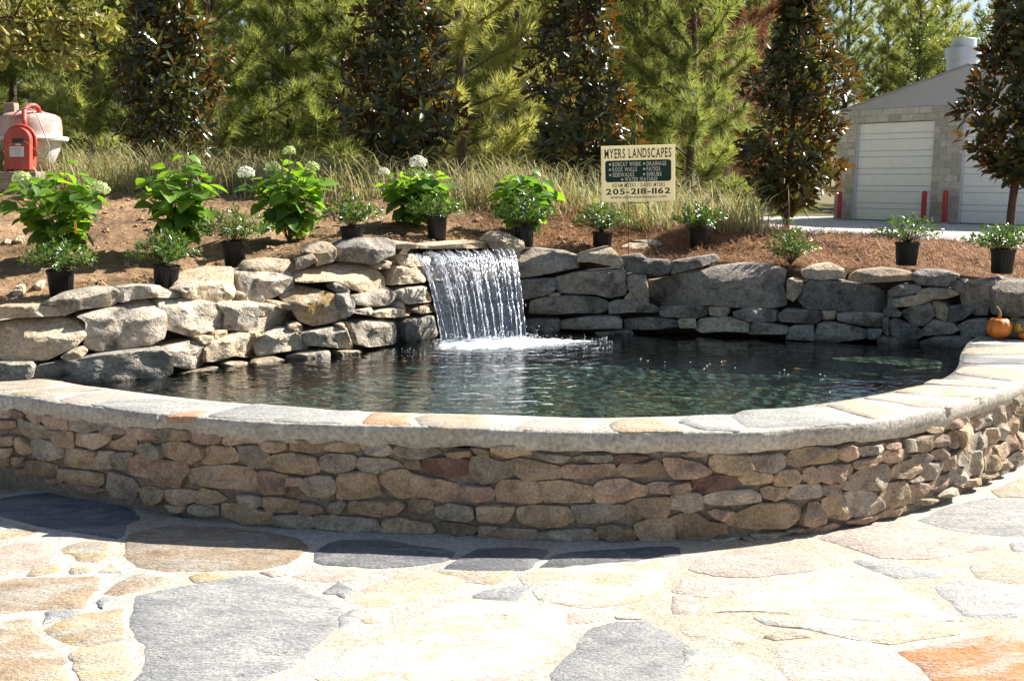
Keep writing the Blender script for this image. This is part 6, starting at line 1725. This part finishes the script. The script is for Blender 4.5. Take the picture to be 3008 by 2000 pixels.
def build_garage():
    for s0, s1, z0, z1 in ((0, D1[0], 0, HEAD), (D1[1], D2[0], 0, HEAD), (D2[1], GW, 0, HEAD), (0, GW, HEAD, EAVE)):
        gbox('wall_panel', s0, s1, -.2, -.015, z0, z1, M['blockjoint'], garage)
    gbox('side_wall', 0, .2, -GD, -.205, 0, EAVE, M['block'], garage)
    gbox('side_wall', GW - .2, GW, -GD, -.205, 0, EAVE, M['block'], garage)
    gbox('back_wall', .205, GW - .205, -GD, -GD + .2, 0, EAVE, M['block'], garage)
    share = {}
    def blk(s0, s1, z0):
        w = round(s1 - s0, 3)
        if w < .06:
            return
        if w not in share:
            vs, fs = bev_box((0, 0, 0), ge * (w / 2 - .005), gn * .01, Vector((0, 0, .095)), .004)
            share[w] = new_mesh('block', vs, fs, False)
        place('block', share[w], M['block'], garage, gp((s0 + s1) / 2, -.006, z0 + .1))
    for row in range(17):
        z = row * .2
        off = .2 * (row % 2)
        spans = [(0, D1[0]), (D1[1], D2[0]), (D2[1], GW)] if z + .2 <= HEAD + .01 else [(0, GW)]
        if z + .2 > EAVE + .05:
            continue
        for a, b in spans:
            if a > 6.8:
                continue
            s = a - off if off else a
            while s < min(b, 7.2):
                blk(max(a, s), min(b, s + .4), z)
                s += .4
    for a, b in (D1, D2):
        d = bpy.data.objects.new('door', None)
        COL.objects.link(d)
        d.parent = garage
        d.location = gp((a + b) / 2, -.12, 0) - GA
        WL[d.name] = gp((a + b) / 2, -.12, 0)
        gbox('door_back', a + .01, b - .01, -.19, -.14, 0.0, HEAD - .01, M['doorgap'], d)
        z, k = .02, 0
        while z < HEAD - .05:
            h = .34 if k % 2 == 0 else .165
            gbox('door_panel', a + .03, b - .03, -.14, -.115, z, min(z + h, HEAD - .03), M['door'], d, .006)
            z += h + .012
            k += 1
        gbox('door_rail', a + .002, a + .028, -.13, -.03, 0, HEAD - .005, M['galv'], d, .004)
        gbox('door_rail', b - .028, b - .002, -.13, -.03, 0, HEAD - .005, M['galv'], d, .004)
    RISE = 1.12
    tri = [gp(0, -.02, EAVE), gp(GW, -.02, EAVE), gp(GW / 2, -.02, EAVE + RISE), gp(0, -.15, EAVE), gp(GW, -.15, EAVE), gp(GW / 2, -.15, EAVE + RISE)]
    solid('gable', tri, [(0, 1, 2), (5, 4, 3), (0, 3, 4, 1), (1, 4, 5, 2), (2, 5, 3, 0)], M['gable'], garage)
    rt = bpy.data.objects.new('roof', None)
    COL.objects.link(rt); rt.parent = garage
    rt.location = gp(GW / 2, -GD / 2, EAVE + RISE) - GA
    WL[rt.name] = gp(GW / 2, -GD / 2, EAVE + RISE)
    for sg in (0, 1):
        a = gp(-.08 if sg == 0 else GW + .08, .06, EAVE - .03)
        b = gp(GW / 2, .06, EAVE + RISE)
        back_ = gb * (GD + .2)
        up = Vector((0, 0, .05))
        v = [a, b, b + back_, a + back_, a + up, b + up, b + back_ + up, a + back_ + up]
        solid('roof_slope', v, BOXF if sg == 0 else [f[::-1] for f in BOXF], M['roof'], rt)
    # round vent on the ridge
    vc = ony(2826, 205, 33.5)
    vb = Vector((vc.x, vc.y, EAVE + RISE + GA.z - .55))
    r0 = 46 * 33.5 / F
    prof = [(r0 * .9, 0), (r0 * .9, .68), (r0 * .96, .70), (r0 * .96, 1.0), (r0 * 1.06, 1.02), (r0 * 1.06, 1.32), (r0 * .74, 1.33), (r0 * .74, 1.58), (r0 * .70, 1.60), (0.01, 1.62)]
    solid('roof_vent', *lathe_vf(prof, 36, vb), M['galv'], garage, True, 40)
build_garage()
for px, top, bot, lb in ((2463, 563, 652, 'red steel bollard left of the garage door, half behind magnolia leaves'), (2711, 561, 652, 'red steel bollard standing right in front of the first garage door'), (2773, 560, 654, 'red steel bollard before the block pier between the garage doors')):
    b = onz(px, bot, GZ + .03)
    s = facade_s(px)
    f = GA + ge * s + gn * .55
    b = ony(px, bot, f.y); b.z = GZ + .02
    h = ony(px, top, f.y).z - b.z
    t = thing('bollard', lb, 'bollard', b, 'red bollards in front of the garage')
    solid('post', *lathe_vf([(.075, 0), (.075, h - .06), (.07, h - .03), (.05, h - .008), (.002, h)], 16, b), M['redpaint'], t, True, 50)
    solid('base_collar', *lathe_vf([(.11, 0), (.11, .02), (.08, .035)], 16, b), M['concrete'], t, True, 50)

# ================================================================== yard sign
M['signcream'] = leaf_mat('sign_cream_plastic', [(.82, .76, .58), (.82, .76, .58)], .55, (1.05, 1.05, 1.0), .55, .3)
M['signgreen'] = plain('sign_dark_green', (.012, .045, .028), .6, .3, noise_amt=.05)
M['signink'] = plain('sign_ink', (.02, .035, .03), .6, .3, noise_amt=.05)
M['signwhite'] = plain('sign_pale_print', (.80, .72, .55), .6, .3, noise_amt=.03)
M['stake'] = plain('dark_wire_stake', (.03, .03, .03), .5, .4)
def build_sign():
    Y = 8.55
    c4 = [ony(1763, 430, Y), ony(1982, 424, Y - .03), ony(1985, 590, Y - .03), ony(1769, 595, Y)]   # TL TR BR BL
    base = ony(1880, 722, 8.5); base.z = tz(base.x, base.y)
    t = thing('yard_sign', 'cream landscaping yard sign with green lettering on two thin stakes', 'sign', base)
    ex = ((c4[1] - c4[0]) + (c4[2] - c4[3])) / 2
    ey = ((c4[0] - c4[3]) + (c4[1] - c4[2])) / 2
    c = sum(c4, Vector()) / 4
    Wd, Ht = ex.length, ey.length
    ux = ex.normalized(); uy = (ey - ux * ey.dot(ux)).normalized(); un = ux.cross(uy)      # un towards the viewer
    def pt(x, y, d=0.0):                             # x, y in 0..1 from the upper left corner
        return c + ux * (x - .5) * Wd + uy * (.5 - y) * Ht + un * d
    solid('panel', *bev_box(c, ux * Wd / 2, uy * Ht / 2, un * .004, .001), M['signcream'], t)
    def rrect(x0, y0, x1, y1, r, d):
        q = []
        rx, ry = r, r * Wd / Ht
        for cx, cy, a0 in ((x1 - rx, y0 + ry, 270), (x1 - rx, y1 - ry, 0), (x0 + rx, y1 - ry, 90), (x0 + rx, y0 + ry, 180)):
            for k in range(7):
                a = R(a0 + 15 * k)
                q.append(pt(cx + rx * math.cos(a), cy + ry * math.sin(a), d))
        return q
    q = rrect(.055, .262, .945, .645, .04, .0052)
    solid('green_box', q, [tuple(range(len(q)))[::-1]], M['signgreen'], t)
    serif = {'M': [(0, 0), (1, 0)], 'Y': [(0, 1), (1, 1), (.5, 0)], 'E': [(0, 0), (0, 1)], 'R': [(0, 0), (1, 0), (0, 1)], 'L': [(0, 0), (0, 1)], 'A': [(0, 0), (1, 0)], 'N': [(0, 0), (0, 1), (1, 1)], 'D': [(0, 0), (0, 1)], 'P': [(0, 0), (0, 1)],
             'B': [(0, 0), (0, 1)], 'T': [(.5, 0)], 'W': [(0, 1), (1, 1)], 'K': [(0, 0), (1, 0), (0, 1), (1, 1)], 'I': [(.5, 0), (.5, 1)], 'H': [(0, 0), (1, 0), (0, 1), (1, 1)], 'U': [(0, 1), (1, 1)], 'F': [(0, 0), (0, 1)], 'V': [(0, 1), (1, 1)], '1': [(.5, 0)], '2': [], '5': [], '0': [],
             'm': [(0, 0), (.5, 0), (1, 0)], 'y': [(0, 1), (1, 1)], 'r': [(0, 0)], 'l': [(.5, 0)], 'n': [(0, 0), (1, 0)], 'd': [(1, 0)], 'p': [(0, 0)], 'w': [(0, 1), (1, 1)], 'i': [(.5, 0)]}
    def text(s, x0, x1, y0, y1, mat, d, bold=.02, name='lettering', gap=.10, space=.42):
        """Serif lettering: each glyph cut from the built-in font, set side by side in the box x0..x1, y0..y1 and given slab serifs."""
        glyphs, tot = [], 0.0
        for ch in s:
            if ch == ' ':
                glyphs.append((None, space)); tot += space
                continue
            cu = bpy.data.curves.new('glyph', 'FONT')
            cu.body = ch
            cu.offset = bold
            cu.fill_mode = 'FRONT'
            cu.resolution_u = 3
            ob = bpy.data.objects.new('glyph', cu)
            me = bpy.data.meshes.new_from_object(ob)
            vs = [v.co.copy() for v in me.vertices]
            fs = [tuple(p.vertices) for p in me.polygons]
            bpy.data.objects.remove(ob); bpy.data.curves.remove(cu); bpy.data.meshes.remove(me)
            mnx, mxx = min(v.x for v in vs), max(v.x for v in vs)
            w = mxx - mnx
            vs = [Vector((v.x - mnx, v.y, 0)) for v in vs]
            mny, mxy = min(v.y for v in vs), max(v.y for v in vs)
            th, sw = .07, .085
            for fx, fy in serif.get(ch, []):
                sx = lerp(.045, w - .045, fx) if w > .12 else w / 2
                lowc = ch in 'yp' and fy == 0
                yy = (mny if lowc else 0.0) if fy == 0 else (mxy if ch.isupper() else .52) - th * .85
                a, b = sx - sw, sx + sw
                bb = len(vs)
                vs += [Vector((a, yy, 0)), Vector((b, yy, 0)), Vector((b, yy + th, 0)), Vector((a, yy + th, 0))]
                fs.append((bb, bb + 1, bb + 2, bb + 3))
            glyphs.append(((vs, fs), w)); tot += w + gap
        sc = (x1 - x0) / tot
        low, high = min(min(v.y for v in g_[0][0]) for g_ in glyphs if g_[0]), max(max(v.y for v in g_[0][0]) for g_ in glyphs if g_[0])
        V, Fc, x = [], [], 0.0
        for g_, w in glyphs:
            if g_:
                b = len(V)
                for v in g_[0]:
                    V.append(pt(x0 + (x + v.x) * sc, y1 - (v.y - low) / (high - low) * (y1 - y0), d))
                Fc += [tuple(i + b for i in f) for f in g_[1]]
                x += w + gap
            else:
                x += w
        solid(name, V, Fc, M[mat], t)
    text('MYERS LANDSCAPES', .048, .958, .055, .225, 'signink', .0058, .016, gap=.15)
    rows = [('BOBCAT WORK', .155, .545, .292, .368), ('DRAINAGE', .615, .885, .292, .368), ('ROCK WALLS', .155, .488, .385, .460), ('PATIOS', .615, .802, .385, .460), ('SIDEWALKS', .155, .452, .478, .553), ('SHRUBS', .615, .820, .478, .553), ('WATER FEATURES', .318, .765, .566, .635)]
    for s, x0, x1, a, b in rows:
        text(s, x0, x1, a, b, 'signwhite', .0064, .02, gap=.13)
        yb, xb = (a + b) / 2, x0 - .035
        q = [pt(xb + .0155 * math.cos(k * .5236), yb + .0155 * math.sin(k * .5236) * Wd / Ht, .0064) for k in range(12)]
        solid('bullet', q, [tuple(range(12))[::-1]], M['signwhite'], t)
    text('ADAM MYERS / DAVID MYERS', .145, .865, .668, .738, 'signink', .0058, .012, gap=.14)
    text('205-218-1162', .062, .948, .758, .868, 'signink', .0058, .026, gap=.10)
    text('www.myerslandscapes.com', .125, .885, .885, .955, 'signink', .0058, .014, gap=.11)
    for px, by in ((1848, 704), (1905, 716)):
        top = pt((px - 1766) / 219, .55, -.012)
        bt = ony(px, by, top.y); bt.z = tz(bt.x, bt.y) - .05
        solid('stake', *tube_vf([bt, top], .0032, 6), M['stake'], t)
    a, b = pt(.37, 1.02, -.012), pt(.64, 1.02, -.012)
    solid('cross_wire', *tube_vf([a, b], .0032, 6), M['stake'], t)
build_sign()

# ================================================================== cement mixer and timber
M['mixred'] = plain('mixer_red_paint', (.50, .075, .05), .5, .45, noise_amt=.2, nscale=10, dirt=(.30, .06, .045))
M['mixdrum'] = plain('drum_cement_crusted', (.50, .20, .17), .8, .3, noise_amt=.25, nscale=9, bump=.5, dirt=(.55, .48, .43))
M['mixwhite'] = plain('drum_white', (.66, .62, .58), .7, .3, noise_amt=.15, nscale=9, dirt=(.42, .38, .34))
M['sticker'] = plain('paper_sticker', (.68, .68, .66), .6, .3, noise_amt=.04)
M['black'] = plain('black_plate', (.02, .02, .02), .5, .4)
M['cable'] = plain('grey_cable', (.35, .35, .33), .6, .3)
M['wood'] = stone_mat('weathered_wood', [(.30, .25, .18), (.42, .36, .27)], 4, .4, (.16, .13, .10), .4, .9, .15, coord=(.5, 6, 6))
def build_mixer():
    Y = 10.5
    P = lambda zx, zy, y=Y: ony(zx / 2.8, zy / 2.8, y)
    b = P(180, 1420); g = tz(b.x, b.y)
    b.z = g
    k = Y / F / 2.8                                   # metres per enlarged pixel
    t = thing('cement_mixer', 'red cement mixer with crusted drum and arched red motor housing', 'cement mixer', b)
    dc = P(262, 1150, Y + .12)
    prof = [(.02, 1400), (95, 1390), (165, 1330), (205, 1240), (228, 1165), (233, 1150)]
    zz = lambda zy: P(262, zy, Y + .12).z - dc.z
    solid('lower_bowl', *lathe_vf([(r * k, zz(z)) for r, z in prof], 32, dc), M['mixwhite'], t, True, 50)
    solid('drum_flange', *lathe_vf([(230 * k, zz(1168)), (275 * k, zz(1160)), (283 * k, zz(1142)), (275 * k, zz(1128)), (230 * k, zz(1122))], 32, dc), M['mixwhite'], t, True, 50)
    prof = [(233, 1126), (236, 1050), (234, 990), (222, 962), (190, 942), (120, 925), (80, 912), (5, 908)]
    solid('drum', *lathe_vf([(r * k, zz(z)) for r, z in prof], 32, dc), M['mixdrum'], t, True, 50)
    solid('drum_cap', *lathe_vf([(95 * k, zz(925)), (98 * k, zz(912)), (60 * k, zz(898)), (2 * k, zz(896))], 24, dc), M['mixred'], t, True, 50)
    # motor housing: a box with an arched top
    yf, yb = Y - .44, Y - .30
    prof = []
    for j in range(13):
        a = math.pi * j / 12
        prof.append((138 - 106 * math.cos(a), 1160 - 112 * math.sin(a)))
    outl = [(32, 1395)] + prof + [(244, 1395)]
    V = [P(x, z, yf) for x, z in outl]
    n = len(V)
    vv = [Vector((p.x, yf, p.z)) for p in V] + [Vector((p.x, yb, p.z)) for p in V]
    fs = [tuple(range(n)), tuple(range(n, 2 * n))[::-1]] + [(i, i + n, (i + 1) % n + n, (i + 1) % n) for i in range(n)]
    ho = solid('motor_housing', vv, fs, M['mixred'], t, True, 35)
    rim = []
    for j in range(13):
        a = math.pi * j / 12
        rim.append((168 - 124 * math.cos(a), 1160 - 126 * math.sin(a)))
    rim = [(44, 1300)] + rim + [(292, 1290)]
    rp_ = [P(x, z, yb - .05) for x, z in rim]
    solid('housing_rim', *tube_vf(rp_, .016, 6), M['mixred'], ho, True)
    def plate(name, x0, z0, x1, z1, mat):
        q = [P(x, z, yf - .004) for x, z in ((x0, z1), (x1, z1), (x1, z0), (x0, z0))]
        q2 = [p + Vector((0, .003, 0)) for p in q]
        solid(name, q + q2, [(0, 1, 2, 3), (0, 4, 5, 1), (1, 5, 6, 2), (2, 6, 7, 3), (3, 7, 4, 0)], M[mat], ho)
    plate('paper_label', 78, 1206, 196, 1290, 'sticker')
    plate('name_plate', 100, 1140, 190, 1178, 'black')
    plate('small_tag', 128, 1184, 172, 1197, 'sticker')
    for zy in (1222, 1236, 1252, 1270):
        q = [P(x, z, yf - .0065) for x, z in ((86, zy + 3), (186 - (zy % 3) * 14, zy + 3), (186 - (zy % 3) * 14, zy - 2), (86, zy - 2))]
        solid('printed_line', q, [(0, 1, 2, 3)], M['cable'], ho)
    hp = [(208, 1050), (200, 980), (200, 920), (215, 885), (250, 868), (285, 870), (312, 890), (325, 930)]
    solid('tilt_handle', *tube_vf([P(x, z, Y - .28 + .04 * i) for i, (x, z) in enumerate(hp)], .024, 10), M['mixred'], t, True)
    cp = [(90, 985), (130, 930), (190, 892), (250, 900), (310, 960), (350, 1060), (385, 1150), (403, 1200), (395, 1260), (360, 1305), (310, 1305)]
    solid('cable', *tube_vf([P(x, z, Y - .42 - .05 * math.sin(i * .3)) for i, (x, z) in enumerate(cp)], .006, 6), M['cable'], t, True)
    for x in (95, 215):
        top = P(x, 1390, Y - .35)
        solid('leg', *tube_vf([top + Vector((0, 0, .02)), Vector((top.x, top.y, tz(top.x, top.y) - .05))], .022, 8), M['mixred'], t)
    top = P(262, 1380, Y + .12)
    solid('pedestal', *tube_vf([top, Vector((top.x, top.y, tz(top.x, top.y) - .05))], .05, 10), M['mixred'], t)
build_mixer()
def plank(name, label, c, ex, ey, ez, cat='board'):
    v, f = bev_box(c, ex, ey, ez, .004)
    o = solid(name, v, f, M['wood'], None)
    return tag(o, label, cat)
c = ony(10, 516, 10.0)
plank('wooden_board', 'pale weathered board lying below the cement mixer housing', c, Vector((.34, .02, 0)), Vector((-.01, .12, 0)), Vector((0, 0, .035)))
sup = Vector((c.x, c.y, (c.z - .04 + tz(c.x, c.y)) / 2))
plank('timber_block', 'rough timber block propping the board under the mixer', sup, Vector((.25, 0, 0)), Vector((0, .09, 0)), Vector((0, 0, max(.03, (c.z - .04 - tz(c.x, c.y)) / 2 + .02))), 'timber')
c = ony(2, 455, 10.75)
plank('timber_stack_board', 'upright board end beside the left of the mixer housing', c, Vector((.07, 0, 0)), Vector((0, .05, 0)), Vector((0, 0, .28)))
c = ony(34, 330, 10.95)
top = c.z + .09
gz = tz(c.x, c.y)
plank('wooden_post', 'grey square wooden post standing behind the mixer drum', Vector((c.x, c.y, (top + gz) / 2 - .05)), Vector((.055, 0, 0)), Vector((0, .055, 0)), Vector((0, 0, (top - gz) / 2 + .05)), 'post')
c = terrain_hit(420, 548)
plank('half_buried_board', 'pale board end half buried in dry grass by the first magnolia', c + Vector((0, 0, .03)), Vector((.13, .04, .01)), Vector((-.03, .10, 0)), Vector((0, 0, .03)))
# plant tag
p = ony(222, 668, 7.45)
gz = tz(p.x, p.y)
tag(solid('plant_tag', *bev_box(Vector((p.x, p.y, p.z)), Vector((.008, 0, .002)), Vector((0, .001, 0)), Vector((-.002, 0, .045)), .0008), plain('yellow_plastic', (.75, .45, .02), .5, .4)), 'narrow yellow plastic plant tag stuck in the soil below the leftmost hydrangea', 'plant tag')

# ================================================================== pumpkins on the coping
def pumpkin(px, base_py, wpx, hpx, Y, label, mat, seed, stem=True, name='pumpkin', ribs=10):
    b = onz(px, base_py, ZC + .008)
    sc = b.y / F
    Rr, Hh = wpx / 2 * sc, hpx * sc
    t = thing(name, label, 'pumpkin', b, 'pumpkins on the right end of the coping')
    n, m = 60, 16
    V, Fc = [], []
    for i in range(m + 1):
        th = math.pi * i / m
        for k in range(n):
            a = 2 * math.pi * k / n
            rib = 1 - .06 * (abs(math.cos(a * ribs / 2 + seed)) ** 6) * math.sin(th)
            r_ = Rr * math.sin(th) ** .85 * rib
            z = Hh / 2 - Hh / 2 * math.cos(th) * .98
            if i > m - 3:
                z -= Hh * .04 * (i - m + 3)
            V.append(b + Vector((r_ * math.cos(a), r_ * math.sin(a), z)))
    for i in range(m):
        for k in range(n):
            Fc.append((i * n + k, i * n + (k + 1) % n, (i + 1) * n + (k + 1) % n, (i + 1) * n + k))
    solid('rind', V, Fc, mat, t, True)
    if stem:
        tp = b + Vector((0, 0, Hh * .92))
        solid('stem', *tube_vf([tp, tp + Vector((.004, 0, .03)), tp + Vector((-.004, 0, .055)), tp + Vector((-.022, 0, .075))], [.016, .010, .008, .009], 7), M['pstem'], t, True)
M['pstem'] = plain('pumpkin_stem', (.28, .22, .11), .8, .2, noise_amt=.3, nscale=60)
M['porange'] = plain('pumpkin_orange', (.62, .18, .02), .45, .5, noise_amt=.12, nscale=25, bump=.15)
def gourd_mat():
    m, nt = newmat('striped_gourd')
    tc = nd(nt, 'ShaderNodeTexCoord')
    sep = nd(nt, 'ShaderNodeSeparateXYZ', {0: tc.outputs['Object']})
    an = nd(nt, 'ShaderNodeMath', {0: sep.outputs[1], 1: sep.outputs[0]}, operation='ARCTAN2').outputs[0]
    w = math_(nt, 'SINE', math_(nt, 'MULTIPLY', an, 9.0))
    nz = noise_(nt, tc.outputs['Object'], 40, 3)
    c = ramp(nt, math_(nt, 'ADD', math_(nt, 'MULTIPLY', w, .5), math_(nt, 'ADD', .3, math_(nt, 'MULTIPLY', nz, .3))), [(.35, (.62, .34, .05)), (.62, (.66, .48, .12)), (.85, (.20, .22, .06))])
    p = nd(nt, 'ShaderNodeBsdfPrincipled', {'Base Color': c, 'Roughness': .45})
    out(nt, p.outputs[0])
    return m
pumpkin(2931, 994, 73, 66, 7.1, 'round orange pumpkin with a curled stem, largest on the coping', M['porange'], 1)
pumpkin(3003, 989, 98, 62, 7.2, 'yellow and green striped squash behind the orange pumpkin', gourd_mat(), 2, False, 'striped_squash', 14)
pumpkin(3006, 996, 34, 22, 7.0, 'tiny orange pumpkin at the right edge in front of the striped squash', M['porange'], 3, False)

# ================================================================== loose rocks on the bank
def loose(px_list, label, mat, seed, dn=0.0, thick=.2, top=.5):
    cx, cy = sum(p[0] for p in px_list) / len(px_list), sum(p[1] for p in px_list) / len(px_list)
    by = max(p[1] for p in px_list)
    h = terrain_hit(cx, by - 2)
    C = ony(cx, cy, h.y)
    N = Vector((-h.x * .1, -1, 0)).normalized()
    T = Vector((-N.y, N.x, 0))
    o = boulder('loose_rock', px_list, C, N, T, M[mat], None, random.Random(seed), top, thick, 22, .8)
    tag(o, label, 'rock', 'loose rocks lying on the bank')
loose(tile(*B4, [800, 135, 850, 115, 960, 118, 1000, 165, 900, 178, 810, 165]), 'flat pale rock at the foot of the yard sign stakes', 'boulder_tan', 1, top=.4)
loose(tile(*B4, [860, 100, 1010, 95, 1060, 120, 1010, 150, 960, 120]), 'grey rock half sunk in pine straw behind the sign stake', 'boulder', 2, top=.4)
loose([(38, 712), (50, 694), (68, 696), (72, 714), (55, 722)], 'brown fist-sized rock on the soil at the far left', 'boulder_tan', 3)
loose([(10, 716), (16, 702), (30, 704), (34, 718), (20, 724)], 'small stone left of the brown rock at the picture edge', 'boulder_tan', 4)
loose([(100, 845), (108, 828), (124, 830), (126, 848), (112, 856)], 'clod-like stone beside the leftmost black pot', 'boulder_tan', 5)
loose([(36, 868), (44, 840), (62, 842), (68, 866), (50, 874)], 'reddish stone in the shadow left of the first pot', 'boulder_tan', 6)
